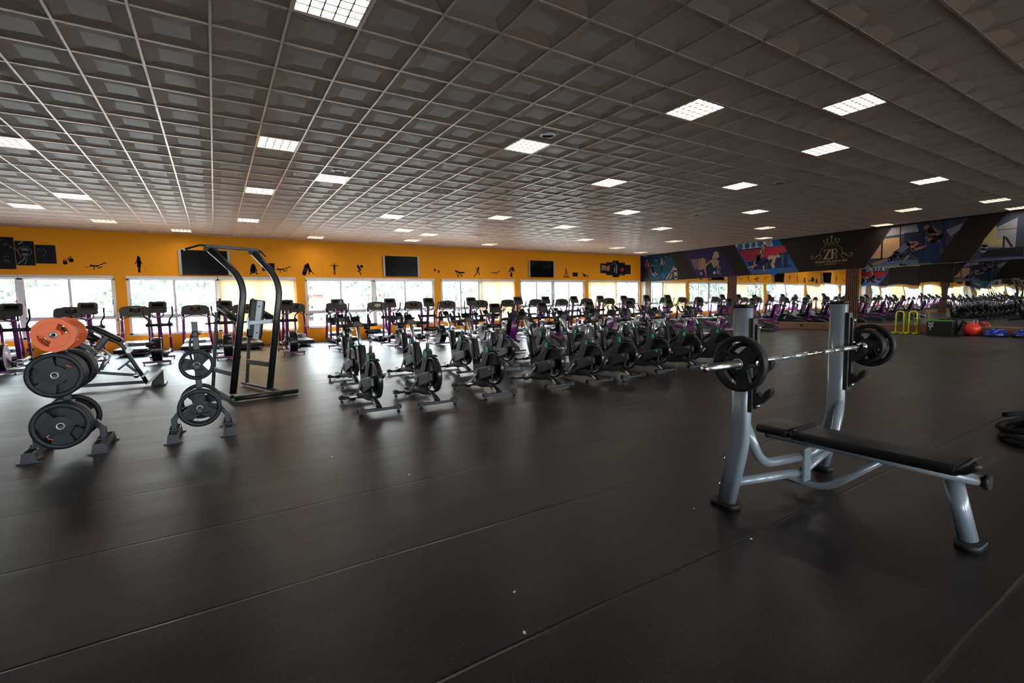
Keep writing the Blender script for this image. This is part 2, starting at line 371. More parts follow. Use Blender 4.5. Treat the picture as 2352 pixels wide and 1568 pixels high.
POSTERS={'one': [('p','navy',[(20.519,4.062),(18.289,4.069),(17.437,2.502),(19.686,2.531)]),('p','teal',[(20.367,3.846),(19.581,4.074),(18.168,3.797),(17.873,3.301),(17.523,2.577),(19.67,2.568)]),('s','white',[(20.25,4.025),(20.002,3.94)],0.023),('s','white',[(19.356,3.709),(19.23,3.65)],0.02),('s','white',[(18.631,3.863),(18.525,3.782)],0.019),('s','sky',[(18.952,4.038),(18.942,3.334)],0.019),('d','skin',(19.975,3.712),0.05),('s','red',[(19.968,3.599),(19.95,3.335)],0.15),('s','skin',[(20.067,3.594),(20.099,3.421)],0.035),('s','skin',[(19.837,3.551),(19.82,3.3)],0.035),('s','black',[(20.016,3.314),(20.031,2.964)],0.075),('s','black',[(19.885,3.305),(19.851,2.953)],0.075),('s','red',[(19.829,3.201),(19.827,2.826)],0.025),('d','skin',(19.578,3.382),0.054),('s','black',[(19.577,3.283),(19.512,3.031)],0.173),('s','skin',[(19.575,2.961),(19.383,2.8)],0.074),('s','skin',[(19.352,2.971),(19.209,2.84)],0.064),('s','skin',[(19.689,3.216),(19.64,3.039)],0.045),('d','skin',(18.873,3.717),0.044),('s','skin',[(18.857,3.619),(18.825,3.374)],0.111),('s','skin',[(18.72,3.583),(18.628,3.479),(18.733,3.391)],0.034),('s','black',[(18.84,3.351),(18.853,3.013)],0.097),('s','blue',[(18.791,2.888),(18.789,2.621)],0.068),('s','blue',[(18.699,2.882),(18.682,2.615)],0.044),('d','skin',(18.017,3.171),0.061),('s','grey',[(18.045,3.102),(18.161,2.944)],0.118),('s','skin',[(17.899,3.021),(17.866,2.595)],0.212),('s','skin',[(18.278,2.856),(18.515,2.558)],0.072),('s','skin',[(18.13,2.776),(18.276,2.546)],0.071),('s','red',[(18.042,2.759),(17.81,2.738)],0.019)],'two': [('p','violet',[(17.397,4.027),(15.169,3.994),(14.277,2.464),(16.509,2.522)]),('p','glow',[(16.924,3.548),(16.391,3.501),(16.331,3.005),(16.648,2.982)]),('p','glow2',[(16.391,3.524),(15.977,3.465),(15.97,2.98),(16.384,3.009)]),('s','white',[(16.209,3.519),(16.093,3.502)],0.027),('s','black',[(16.312,3.494),(16.306,3.026)],0.018),('s','black',[(16.054,3.472),(16.047,3.007)],0.013),('d','hair',(15.381,3.651),0.151),('d','hair',(15.502,3.511),0.098),('d','skin',(15.307,3.558),0.103),('s','skin',[(15.377,3.413),(15.4,3.286)],0.108),('s','skin',[(15.623,3.348),(15.278,3.297)],0.131),('p','skin',[(15.647,3.306),(15.229,3.272),(15.25,3.101),(15.468,2.966),(15.619,3.129)]),('s','skin',[(15.648,3.35),(15.872,3.215),(16.047,3.029)],0.1),('s','skin',[(16.047,3.029),(15.966,2.758),(15.926,2.579)],0.075),('s','skin',[(15.229,3.272),(15.273,2.974),(15.28,2.672)],0.077),('p','dark',[(15.771,3.251),(15.62,3.173),(15.468,2.966),(15.275,3.103),(15.316,2.674),(15.813,2.705),(15.944,2.934)]),('s','skin',[(16.123,2.968),(16.383,2.964)],0.058),('d','grey',(16.236,2.731),0.08),('s','black',[(16.274,2.643),(15.243,2.659)],0.027),('s','grey',[(15.224,2.97),(15.177,3.02),(15.127,2.963),(15.126,2.877),(15.219,2.646),(15.074,2.638)],0.043),('d','white',(15.452,2.726),0.074)],'three': [('p','blue',[(14.367,4.019),(12.19,4.023),(11.258,2.484),(13.474,2.522)]),('p','white',[(14.349,4.017),(12.51,4.009),(12.458,3.761),(14.15,3.753)]),('p','redwall',[(14.132,3.703),(11.942,3.719),(11.63,3.009),(12.08,3.257),(12.539,3.299),(13.757,3.139)]),('d','ball',(14.066,3.889),0.153),('d','ball',(13.705,3.89),0.135),('d','ball',(13.387,3.894),0.126),('d','ball',(13.061,3.92),0.147),('d','ball2',(12.64,3.903),0.137),('p','navy',[(14.15,3.753),(13.057,3.734),(13.056,3.687),(14.114,3.701)]),('p','navy',[(12.695,3.282),(11.788,3.437),(11.623,2.744),(13.428,2.717),(13.706,3.119),(13.338,3.152)]),('p','floorb',[(13.461,2.704),(11.45,2.716),(11.273,2.5),(13.424,2.527)]),('d','black',(12.833,3.771),0.077),('d','skin',(12.864,3.729),0.062),('s','skin',[(12.926,3.643),(13.065,3.409)],0.155),('s','skin',[(12.893,3.578),(12.919,3.333)],0.068),('s','black',[(12.924,3.55),(12.937,3.443)],0.053),('s','dark',[(13.128,3.322),(13.108,3.133)],0.203),('s','skin',[(13.304,3.118),(13.333,2.932),(13.461,2.72)],0.069),('s','skin',[(12.868,2.881),(12.856,2.679)],0.062),('d','skin',(12.171,3.295),0.09),('d','black',(12.127,3.351),0.06),('s','skin',[(12.337,3.235),(12.569,3.24),(12.707,3.13)],0.167),('s','dark',[(12.722,3.085),(13.169,2.95)],0.169),('s','skin',[(13.169,2.95),(13.632,2.843)],0.063),('s','skin',[(12.382,3.193),(12.484,2.928),(12.368,2.616)],0.076),('s','skin',[(12.32,3.188),(12.391,2.921),(12.322,2.628)],0.055),('s','steel',[(11.99,3.278),(11.978,2.799)],0.09),('s','steel',[(11.71,3.252),(11.712,2.78)],0.089),('s','steel',[(12.705,3.007),(12.714,2.762)],0.062),('d','blue',(12.367,2.585),0.183)],'four': [('p','dusk',[(7.947,3.972),(5.747,3.982),(6.601,2.483),(8.765,2.477)]),('p','greyw',[(7.923,3.918),(7.173,3.961),(7.101,3.679),(8.11,3.632)]),('p','glow2',[(8.129,3.557),(7.674,3.552),(7.624,2.807),(8.579,2.839)]),('s','black',[(8.213,3.436),(8.211,2.754)],0.053),('s','black',[(7.648,3.981),(7.634,3.063)],0.036),('p','dark',[(7.531,3.686),(6.922,3.68),(6.879,2.591),(7.507,3.05)]),('p','greyw',[(6.327,3.647),(5.881,3.818),(5.961,3.596),(6.206,3.393)]),('s','navy',[(7.052,3.944),(6.996,2.551)],0.074),('s','navy',[(6.415,3.969),(6.358,3.029)],0.086),('p','navy',[(6.865,3.231),(6.476,3.162),(6.457,2.702),(6.601,2.495),(6.955,2.523)]),('p','floorb',[(8.571,2.624),(7.62,2.704),(7.081,2.658),(7.075,2.508),(8.731,2.529)]),('p','lime',[(8.731,2.529),(6.719,2.529),(6.717,2.48),(8.753,2.481)]),('d','black',(7.107,3.32),0.085),('d','skin2',(7.165,3.265),0.085),('s','grey2',[(7.35,3.286),(7.592,3.084),(7.758,2.947)],0.202),('s','skin2',[(7.267,3.276),(7.238,3.048)],0.126),('s','skin2',[(7.237,3.023),(6.881,3.134)],0.086),('s','dark',[(7.756,2.896),(7.945,2.757)],0.165),('s','skin2',[(7.967,2.759),(8.525,2.62)],0.089),('s','dark',[(7.626,2.858),(7.355,2.883)],0.113),('s','skin2',[(7.334,2.881),(7.552,2.57)],0.076),('s','black',[(7.614,2.537),(7.444,2.506)],0.057),('s','black',[(8.594,2.626),(8.498,2.512)],0.059),('d','black',(6.861,3.867),0.098),('d','skin2',(6.868,3.807),0.084),('s','black',[(6.747,3.705),(6.605,3.516)],0.22),('s','skin2',[(6.673,3.767),(6.529,3.53),(6.74,3.533)],0.088),('s','skin2',[(6.513,3.6),(6.539,3.314)],0.106),('s','skin2',[(6.853,3.425),(6.691,3.284)],0.108),('s','black',[(6.45,3.448),(6.69,3.26)],0.145)],'five': [('p','dusk',[(4.832,3.968),(3.944,3.988),(3.871,2.469),(5.701,2.506)]),('p','greyw',[(5.021,3.556),(4.574,3.796),(4.592,2.841),(5.357,2.923)]),('p','gold',[(5.336,3.193),(5.057,3.628),(5.011,2.975),(5.425,2.93)]),('s','dark',[(5.016,3.444),(4.589,3.451)],0.018),('s','dark',[(4.811,3.174),(4.672,2.893)],0.058),('d','gold',(4.95,3.057),0.112),('s','dark',[(4.861,3.224),(4.861,2.87)],0.049),('p','black',[(5.252,2.821),(4.408,2.865),(4.394,2.56),(5.445,2.611)]),('p','floorb',[(5.545,2.527),(4.393,2.538),(4.389,2.473),(5.613,2.505)]),('s','greyw',[(5.311,3.008),(5.336,2.829)],0.16)]}
LOGO=[('star',(-0.29,3.74),0.045),('star',(-0.16,3.78),0.045),('star',(0,3.86),0.085),('star',(0.16,3.78),0.045),('star',(0.29,3.74),0.045),('s',[(-0.29,3.72),(-0.27,3.645),(-0.245,3.585),(-0.205,3.585),(-0.179,3.645),(-0.16,3.76)],0.018),('s',[(-0.16,3.76),(-0.136,3.645),(-0.1,3.585),(-0.06,3.585),(-0.024,3.645),(0,3.8)],0.018),('s',[(0,3.8),(0.024,3.645),(0.06,3.585),(0.1,3.585),(0.136,3.645),(0.16,3.76)],0.018),('s',[(0.16,3.76),(0.179,3.645),(0.205,3.585),(0.245,3.585),(0.27,3.645),(0.29,3.72)],0.018),('s',[(-0.29,3.72),(-0.235,3.57)],0.02),('s',[(0.29,3.72),(0.235,3.57)],0.02),('s',[(0.43,3.18),(0.425,3.238),(0.409,3.294),(0.383,3.348),(0.348,3.397),(0.304,3.442),(0.253,3.479),(0.195,3.51),(0.133,3.532),(0.067,3.545),(0.0,3.55),(-0.067,3.545),(-0.133,3.532),(-0.195,3.51),(-0.253,3.479),(-0.304,3.442),(-0.348,3.397),(-0.383,3.348),(-0.409,3.294),(-0.425,3.238),(-0.43,3.18)],0.014),('s',[(-0.545,3.06),(-0.54,3.089),(-0.525,3.115),(-0.502,3.134),(-0.474,3.144),(-0.445,3.144),(-0.417,3.133),(-0.395,3.114),(-0.38,3.088),(-0.375,3.059),(-0.38,3.03),(-0.395,3.005),(-0.418,2.986),(-0.446,2.976),(-0.476,2.976)],0.016),('s',[(-0.37,3.06),(-0.4,3.13),(-0.47,3.16),(-0.55,3.12),(-0.62,3.03),(-0.7,3.0),(-0.78,3.04),(-0.79,3.12),(-0.73,3.16),(-0.68,3.11),(-0.72,3.08)],0.018),('s',[(0.545,3.06),(0.54,3.089),(0.525,3.115),(0.502,3.134),(0.474,3.144),(0.445,3.144),(0.417,3.133),(0.395,3.114),(0.38,3.088),(0.375,3.059),(0.38,3.03),(0.395,3.005),(0.418,2.986),(0.446,2.976),(0.476,2.976)],0.016),('s',[(0.37,3.06),(0.4,3.13),(0.47,3.16),(0.55,3.12),(0.62,3.03),(0.7,3.0),(0.78,3.04),(0.79,3.12),(0.73,3.16),(0.68,3.11),(0.72,3.08)],0.018)]
DECALS=[('black kettlebell wall sticker beside the dark canvas prints, upright lower one',[('d',(-3.935,2.964),0.059),('s',[(-3.97,2.978),(-3.968,3.04),(-3.954,3.064),(-3.909,3.069),(-3.897,3.046),(-3.899,2.985)],0.021)]),('black kettlebell wall sticker, tilted upper one beside the dark canvas prints',[('d',(-3.787,3.046),0.064),('s',[(-3.828,3.035),(-3.85,3.091),(-3.846,3.123),(-3.802,3.158),(-3.781,3.147),(-3.758,3.09)],0.023)]),('black sticker of a kneeling figure stretching out, nearest the dark lifter prints',[('d',(-3.306,2.893),0.033),('s',[(-3.434,2.845),(-3.337,2.859),(-3.297,2.885)],0.015),('s',[(-3.306,2.885),(-3.249,2.881),(-3.161,2.883)],0.045),('s',[(-3.249,2.869),(-3.236,2.781),(-3.255,2.761)],0.02),('s',[(-3.161,2.883),(-3.061,2.924),(-2.968,2.984),(-2.935,2.977)],0.03),('s',[(-3.162,2.878),(-3.131,2.809),(-3.046,2.853)],0.028)]),('black wall sticker of a person standing and skipping rope',[('d',(-2.076,3.212),0.029),('s',[(-2.07,3.174),(-2.069,3.012)],0.089),('s',[(-2.101,3.147),(-2.136,3.037),(-2.171,2.971)],0.023),('s',[(-2.036,3.13),(-2.017,3.04),(-1.979,2.975)],0.023),('s',[(-2.068,3.025),(-2.076,2.895)],0.104),('s',[(-2.076,2.908),(-2.079,2.725)],0.068),('s',[(-2.096,2.699),(-2.048,2.694)],0.026),('s',[(-1.979,2.968),(-1.907,2.859),(-1.897,2.755),(-1.936,2.733)],0.005)]),('black wall sticker of a person squatting wide with bent knees',[('d',(1.337,3.024),0.043),('s',[(1.337,2.968),(1.335,2.885),(1.33,2.785)],0.159),('s',[(1.274,2.894),(1.235,2.827),(1.264,2.718),(1.215,2.678)],0.04),('s',[(1.398,2.896),(1.448,2.844),(1.417,2.71),(1.463,2.681)],0.04)]),('black sticker of a kneeling figure stretching out, between squatter and tyre pusher',[('d',(2.169,2.884),0.034),('s',[(2.01,2.833),(2.131,2.848),(2.181,2.876)],0.016),('s',[(2.169,2.876),(2.241,2.872),(2.351,2.874)],0.048),('s',[(2.24,2.858),(2.26,2.766),(2.237,2.744)],0.021),('s',[(2.351,2.874),(2.475,2.916),(2.59,2.98),(2.631,2.973)],0.032),('s',[(2.35,2.868),(2.39,2.795),(2.496,2.842)],0.029)]),('black wall sticker of a person pushing a huge upright tyre',[('s',[(3.211,3.026),(3.104,2.721)],0.161),('d',(3.258,3.104),0.038),('s',[(3.265,3.052),(3.316,2.889)],0.077),('s',[(3.267,3.028),(3.217,3.009)],0.028),('s',[(3.31,2.896),(3.329,2.819)],0.098),('s',[(3.293,2.836),(3.269,2.748),(3.306,2.696)],0.032),('s',[(3.346,2.837),(3.41,2.785),(3.439,2.708)],0.032)]),('black wall sticker of a person standing with both arms held straight out',[('d',(4.262,3.116),0.027),('s',[(4.1,3.052),(4.426,3.059)],0.023),('s',[(4.263,3.062),(4.255,2.91)],0.074),('s',[(4.237,2.927),(4.229,2.697)],0.027),('s',[(4.276,2.927),(4.278,2.698)],0.027)]),('black wall sticker of a person squatting under a barbell with a round plate',[('d',(5.205,3.09),0.031),('d',(5.358,3.052),0.062),('s',[(5.203,3.049),(5.267,2.947)],0.083),('s',[(5.278,2.964),(5.327,2.896),(5.205,2.859)],0.049),('s',[(5.205,2.869),(5.294,2.791),(5.311,2.698),(5.346,2.705)],0.035),('s',[(5.213,3.032),(5.317,3.051)],0.024)]),('black kettlebell wall sticker, higher one of the pair beside the middle television',[('d',(8.645,2.951),0.045),('s',[(8.611,2.971),(8.622,3.018),(8.641,3.033),(8.689,3.025),(8.699,3.005),(8.687,2.958)],0.016)]),('black kettlebell wall sticker, lower one of the pair beside the middle television',[('d',(8.831,2.879),0.046),('s',[(8.796,2.899),(8.808,2.946),(8.827,2.961),(8.875,2.953),(8.885,2.933),(8.873,2.886)],0.016)]),('black wall sticker of a person planking on two kettlebells',[('d',(9.695,2.939),0.042),('s',[(9.705,2.93),(9.884,2.872),(10.013,2.851),(10.119,2.876)],0.07),('s',[(9.729,2.893),(9.815,2.685)],0.033),('s',[(9.857,2.849),(9.993,2.71)],0.033),('d',(9.826,2.685),0.037),('d',(9.993,2.724),0.037)]),('black wall sticker of a person running uphill with raised arm',[('d',(10.922,3.127),0.038),('s',[(10.888,3.078),(10.839,2.911)],0.076),('s',[(10.839,2.911),(10.936,2.855),(10.927,2.759)],0.043),('s',[(10.828,2.901),(10.755,2.79),(10.66,2.68)],0.038),('s',[(10.871,3.054),(10.736,3.085)],0.024),('s',[(10.898,3.055),(10.95,2.979)],0.024)]),('black sticker of a kneeling figure stretching out, between runner and box stepper',[('d',(11.684,2.895),0.025),('s',[(11.537,2.858),(11.65,2.869),(11.696,2.889)],0.012),('s',[(11.684,2.889),(11.752,2.886),(11.854,2.888)],0.035),('s',[(11.752,2.877),(11.772,2.809),(11.752,2.793)],0.016),('s',[(11.854,2.888),(11.968,2.919),(12.073,2.966),(12.112,2.961)],0.023),('s',[(11.854,2.884),(11.893,2.83),(11.99,2.865)],0.021)]),('black wall sticker of a person crouching on top of a tall box',[('p',[(12.692,2.881),(12.822,2.883),(12.818,2.693),(12.688,2.692)]),('s',[(12.659,2.98),(12.781,3.141),(12.876,3.143)],0.079),('s',[(12.799,3.131),(12.915,3.019)],0.09),('s',[(12.837,3.017),(12.752,2.892)],0.05)]),('black wall sticker of a person walking on a treadmill',[('d',(16.247,3.147),0.037),('s',[(16.253,3.094),(16.23,2.943)],0.059),('s',[(16.231,2.954),(16.125,2.771)],0.038),('s',[(16.237,2.954),(16.345,2.795)],0.038),('s',[(16.091,2.738),(16.441,2.726)],0.048),('s',[(16.321,3.052),(16.399,2.741)],0.016)]),('black wall sticker of a person bent over beside a small dark square panel',[('d',(17.386,2.95),0.033),('s',[(17.422,2.917),(17.565,2.864),(17.818,2.757)],0.049),('d',(17.529,2.82),0.083)])]
# ================================================================ SETTING
LIGHTS = [(0, -1), (0, 6), (6, 3), (8, -1), (11, -3), (14, -1), (11, 5), (16, 3), (22, -1), (2, 9), (0, 12), (-6, 9), (-6, 16), (-8, 19), (-6, 22), (-3, 24), (0, 19),
          (6, 15), (11, 13), (16, 9), (22, 6), (29, 2), (30, -1), (34, -1), (8, 19), (4, 24), (16, 14), (22, 12), (28, 9), (34, 5), (10, 20), (10, 23), (21, 18), (28, 16),
          (33, 12), (16, 23), (27, 21), (32, 23),
          (8, -8), (16, -8), (24, -8), (0, -8), (4, -13), (14, -13), (24, -13), (32, -8)]
VENTS = [(6, 9), (20, 9), (13, 19)]
SPEAKERS = [(2, 8), (6, 2), (17, 2), (20, 8)]
def gx(i): return (i+GX)*T
def gy(j): return (j+GY)*T

struct(MB().box(XL-.3, XR+.3, YB-.3, YW+.3, -0.12, 0.0), 'floor', 'floor')

# ceiling: coffered metal tiles, open where a fixture sits
c = MB(); skip = set(LIGHTS) | set(VENTS)
i0 = math.floor(XL/T-GX)-1; i1 = math.ceil(XR/T-GX)+1; j0 = math.floor(YB/T-GY)-1; j1 = math.ceil(YW/T-GY)+1
REC = 0.013
for i in range(i0, i1):
    for j in range(j0, j1):
        if (i, j) in skip: continue
        x0, x1, y0, y1 = max(gx(i), XL-.1), min(gx(i+1), XR+.1), max(gy(j), YB-.1), min(gy(j+1), YW+.1)
        if x1-x0 < .02 or y1-y0 < .02: continue
        if x1-x0 < .58 or y1-y0 < .58:
            c.add([(x0, y0, ZC), (x1, y0, ZC), (x1, y1, ZC), (x0, y1, ZC)], [(0, 1, 2, 3)]); continue
        cx, cy = (x0+x1)/2, (y0+y1)/2; a = .145; e = .278
        vs = [(x0, y0, ZC), (x1, y0, ZC), (x1, y1, ZC), (x0, y1, ZC),
              (cx-e, cy-e, ZC-.001), (cx+e, cy-e, ZC-.001), (cx+e, cy+e, ZC-.001), (cx-e, cy+e, ZC-.001),
              (cx-a, cy-a, ZC+REC), (cx+a, cy-a, ZC+REC), (cx+a, cy+a, ZC+REC), (cx-a, cy+a, ZC+REC)]
        fs = [(0, 1, 5, 4), (1, 2, 6, 5), (2, 3, 7, 6), (3, 0, 4, 7), (4, 5, 9, 8), (5, 6, 10, 9), (6, 7, 11, 10), (7, 4, 8, 11), (8, 9, 10, 11)]
        c.add(vs, fs[:-1]); c.m = 1; c.add(vs, fs[-1:]); c.m = 0
struct(c, 'ceiling', ['ceil', 'ceil2'], recalc=False)
g = MB()
for i in range(i0, i1+1):
    if XL < gx(i) < XR: g.box(gx(i)-.012, gx(i)+.012, YB, YW, ZC-.009, ZC+.001)
for j in range(j0, j1+1):
    if YB < gy(j) < YW: g.box(XL, XR, gy(j)-.012, gy(j)+.012, ZC-.0085, ZC+.001)
struct(g, 'trim_1', 'tbar')
struct(MB().box(XL-.3, XR+.3, YB-.3, YW+.3, ZC+.25, ZC+.35), 'ceiling_slab', 'paint')

# window wall with openings
def wall_with_holes(y0, y1, x0, x1, z0, z1, holes):
    m = MB(); xs = x0
    for (a, b, za, zb) in holes:
        m.box(xs, a, y0, y1, z0, z1); m.box(a, b, y0, y1, z0, za); m.box(a, b, y0, y1, zb, z1); xs = b
    m.box(xs, x1, y0, y1, z0, z1); return m
HOLES = [(-6.35, -2.75), (-2.46, 2.78), (3.11, 8.6), (8.92, 12.95), (13.26, 17.54), (17.84, 21.85)]
struct(wall_with_holes(YW, YW+.22, XL-.3, XR+.3, 0, ZC+.25, [(a, b, SILL, HEAD) for a, b in HOLES]), 'wall_window_side', 'orange')
struct(wall_with_holes(YB-.22, YB, XL-.3, XR+.3, 0, ZC+.25, [(a, b, .9, 3.2) for a, b in ADDED_BACKWINS]), 'wall_back', 'paint')
struct(MB().box(XR, XR+.2, YB-.3, YW, 0, ZC+.25), 'wall_right', 'paint')
struct(MB().box(XL-.2, XL, YB-.3, YW, 0, ZC+.25), 'wall_left', 'paint')
for n, (a, b) in enumerate(ADDED_BACKWINS):
    m = MB()
    for xa, xb, za, zb in ((a, b, .9, .97), (a, b, 3.13, 3.2), (a, a+.07, .9, 3.2), (b-.07, b, .9, 3.2), ((a+b)/2-.03, (a+b)/2+.03, .9, 3.2)):
        m.box(xa, xb, YB-.14, YB-.08, za, zb)
    wf = struct(m, 'window_%d' % (20+n), 'frame')  # frame of an added back window that lets in fill daylight
    MB().box(a, b, YB-.115, YB-.11, .9, 3.2).build('pane', 'glass', wf)

# windows: frames, transom, sliding pair above, fixed pair below, roller blind
wlab = []
for n, (a, b, mode) in enumerate(WINS):
    zt, zb = HEAD, SILL; tr = 1.17; mid = (a+b)/2; y0, y1 = YW+.03, YW+.11
    m = MB()
    m.box(a, b, y0, y1, zb, zb+.06); m.box(a, b, y0, y1, zt-.07, zt); m.box(a, a+.07, y0, y1, zb, zt); m.box(b-.07, b, y0, y1, zb, zt)
    m.box(a+.07, b-.07, y0, y1, tr-.035, tr+.045)
    m.box(mid-.02, mid+.02, y0+.01, y1-.01, tr, zt-.07); m.box(mid-.035, mid+.035, y0, y1, zb+.05, tr)
    # sash rails of the sliding leaves
    for xa, xb in ((a+.07, mid), (mid, b-.07)):
        m.box(xa, xa+.035, y0+.015, y1-.02, tr+.04, zt-.07); m.box(xb-.035, xb, y0+.015, y1-.02, tr+.04, zt-.07)
        m.box(xa, xb, y0+.015, y1-.02, tr+.045, tr+.085)
    w = struct(m, 'window_%d' % (n+1), 'frame')
    gm = MB(); gm.box(a+.07, b-.07, y0+.04, y0+.046, zb+.06, tr-.03); gm.box(a+.07, b-.07, y0+.04, y0+.046, tr+.04, zt-.07)
    gm.build('pane', 'glass', w)
    hm = MB(); hm.box(a+.09, a+.105, y0-.012, y0+.015, 1.62, 1.80); hm.box(b-.105, b-.09, y0-.012, y0+.015, 1.62, 1.80)
    hm.build('latch', 'black', w)
    MB().box(a, b, YW-.02, YW+.03, zb-.02, zb+.005).build('window_sill', 'frame', w)
places = ['at the left end of the orange wall', 'beside the dark canvas prints of the lifter', 'under the largest television', 'drawn down behind the black pull-up tower', 'under the tyre pusher sticker',
          'under the middle television', 'under the kettlebell plank sticker', 'drawn down under the box stepper sticker', 'under the television nearest the mirror wall', 'under the treadmill walker sticker',
          'drawn down under the five small canvas prints', 'at the corner next to the mirror wall']
for n, (a, b, mode) in enumerate(WINS):
    t = thing('roller_blind', ('lowered cream roller blind ' if mode == 2 else 'rolled up white roller blind in its cassette ')+places[n], 'blind', ((a+b)/2, YW, 0), 0, 'roller blinds of the window wall')
    hw = (b-a)/2
    MB().box(-hw+.01, hw-.01, -.085, -.005, HEAD-.03, HEAD+.07).build('cassette', 'frame', t, bevel=.01)
    MB().tube([(hw-.05, -.05, HEAD-.03), (hw-.05, -.05, .9)], .004, 5).build('chain', 'white', t)
    if mode == 2:
        MB().box(-hw+.03, hw-.03, -.044, -.042, SILL-.05, HEAD-.03).build('fabric', 'blind', t)
        MB().box(-hw+.03, hw-.03, -.055, -.033, SILL-.08, SILL-.05).build('bottom_bar', 'frame', t)

# mirror walls: fascia band with prints, slatted pillars, oak base, mirror panels
BZ0 = 2.49
PILL = [3.9, 9.19, 14.48, 19.9]
def mirror_side(X, s, right):
    # s = direction into the room (-1 for the right wall)
    xa, xb = sorted((X, X+s*.05))
    struct(MB().box(xa, xb, YB, YW-.001, BZ0, ZC), 'trim_2' if right else 'trim_3', 'dark_panel')
    xa, xb = sorted((X, X+s*.07))
    bb = MB(); ys = YB
    for p in PILL:
        bb.box(xa, xb, ys, p-.24, 0, .27); ys = p+.24
    if ys < YW-.3: bb.box(xa, xb, ys, YW-.05, 0, .27)
    struct(bb, 'baseboard_right' if right else 'baseboard_left', 'wood', bevel=.006)
    n = 0
    for p in PILL:
        w = .23 if p < 19 else .19
        m = MB(); xa, xb = sorted((X, X+s*.03)); m.box(xa, xb, p-w, p+w, 0, BZ0); m.m = 1
        k = int(2*w/.062)
        for q in range(k):
            yy = p-w+.01+q*(2*w-.04)/(k-1); xa, xb = sorted((X+s*.03, X+s*.06)); m.box(xa, xb, yy, yy+.032, 0, BZ0)
        struct(m, 'trim_%d' % ((10 if right else 20)+n), ['slatback', 'slat']); n += 1
    edges = [(-8.9, 3.66, 12), (4.14, 8.95, None), (9.43, 14.24, None), (14.72, 19.70, None)]
    out = []
    for a, b, k in edges:
        k = k or 5
        for q in range(k):
            out.append((a+(b-a)*q/k, a+(b-a)*(q+1)/k))
    for q, (a, b) in enumerate(out):
        xa, xb = sorted((0, s*.006))
        cy = (a+b)/2; h = (b-a)/2-.004
        o = MB().box(xa, xb, -h, h, -1.095, 1.095).build('wall_mirror', 'mirror', None)
        o.location = (X+s*.012, cy, 1.385); 
        o.rotation_euler = (0, (.0035 if right else 0)+random.uniform(-.0016, .0016), random.uniform(-.0022, .0022))
        tag(o, kind='structure')
mirror_side(XR, -1, True)
mirror_side(XL, 1, False)

# outlets on the orange wall and the oak board
tag(MB().box(-5.02, -4.86, YW-.012, YW, .21, .30).build('wall_outlet', 'black', bevel=.004), 'small black socket plate low on the orange wall beside the treadmill nearest the left edge', 'socket')
tag(MB().box(XR-.082, XR-.07, 11.02, 11.16, .11, .19).build('wall_outlet', 'black', bevel=.004), 'small dark socket plate on the oak base board under the mirrors', 'socket')

# ---------------------------------------------------------------- ceiling fixtures
def ceiling_light(first=None, ij=(0, 0), lab=''):
    loc = (gx(ij[0]+.5), gy(ij[1]+.5), ZC)
    if first: return dup(first, loc, lab)
    t = thing('ceiling_light', lab, 'ceiling light', loc, 0, 'square louvred ceiling lights')
    h = .29
    m = MB(); m.box(-h, h, -h, -h+.02, -.006, .09); m.box(-h, h, h-.02, h, -.006, .09); m.box(-h, -h+.02, -h, h, -.006, .09); m.box(h-.02, h, -h, h, -.006, .09)
    m.box(-h, h, -h, h, .09, .10); m.build('housing', 'tbar', t)
    m = MB()
    for k in range(1, 5):
        u = -h+.02+(2*h-.04)*k/5
        m.box(u-.006, u+.006, -h+.02, h-.02, -.004, .010); m.box(-h+.02, h-.02, u-.006, u+.006, -.004, .010)
    m.build('louvre', 'louvre', t)
    MB().box(-h+.02, h-.02, -h+.02, h-.02, .016, .02).build('diffuser', DIFF, t)
    return t
DIFF = mat('lamp_diffuser', (0.9, 0.88, 0.85), .4, emit=(1, .90, .78), estr=3.6)
MT['louvre'] = mat('louvre_aluminium', (0.10, 0.085, 0.07), .4)
L0 = None
lrows = {}
for n, ij in enumerate(LIGHTS):
    lab = 'lit square ceiling light, %d tiles from the orange wall and %d from the mirror wall' % (26-ij[1], 35-ij[0])
    o = ceiling_light(L0, ij, lab)
    if L0 is None: L0 = o
V0 = None
for ij, lab in zip(VENTS, ('dark slotted ceiling vent before the middle television', 'faint slotted ceiling vent towards the mirror wall', 'small slotted ceiling vent near the window wall')):
    if V0: dup(V0, (gx(ij[0]+.5), gy(ij[1]+.5), ZC), lab); continue
    V0 = thing('ceiling_vent', lab, 'vent', (gx(ij[0]+.5), gy(ij[1]+.5), ZC), 0, 'square ceiling vents')
    MB().box(-.29, .29, -.29, .29, .02, .03).build('duct', 'black', V0)
    m = MB()
    for a, b in ((-.29, -.25), (.25, .29)): m.box(a, b, -.29, .29, -.004, .004); m.box(-.25, .25, a, b, -.004, .004)
    for k in range(1, 6): u = -.25+.5*k/6; m.box(u-.018, u+.018, -.25, .25, -.003, .003)
    for k in range(1, 6): u = -.25+.5*k/6; m.box(-.25, .25, u-.012, u+.012, -.003, .003)
    m.build('face_plate', 'ceil', V0)
S0 = None
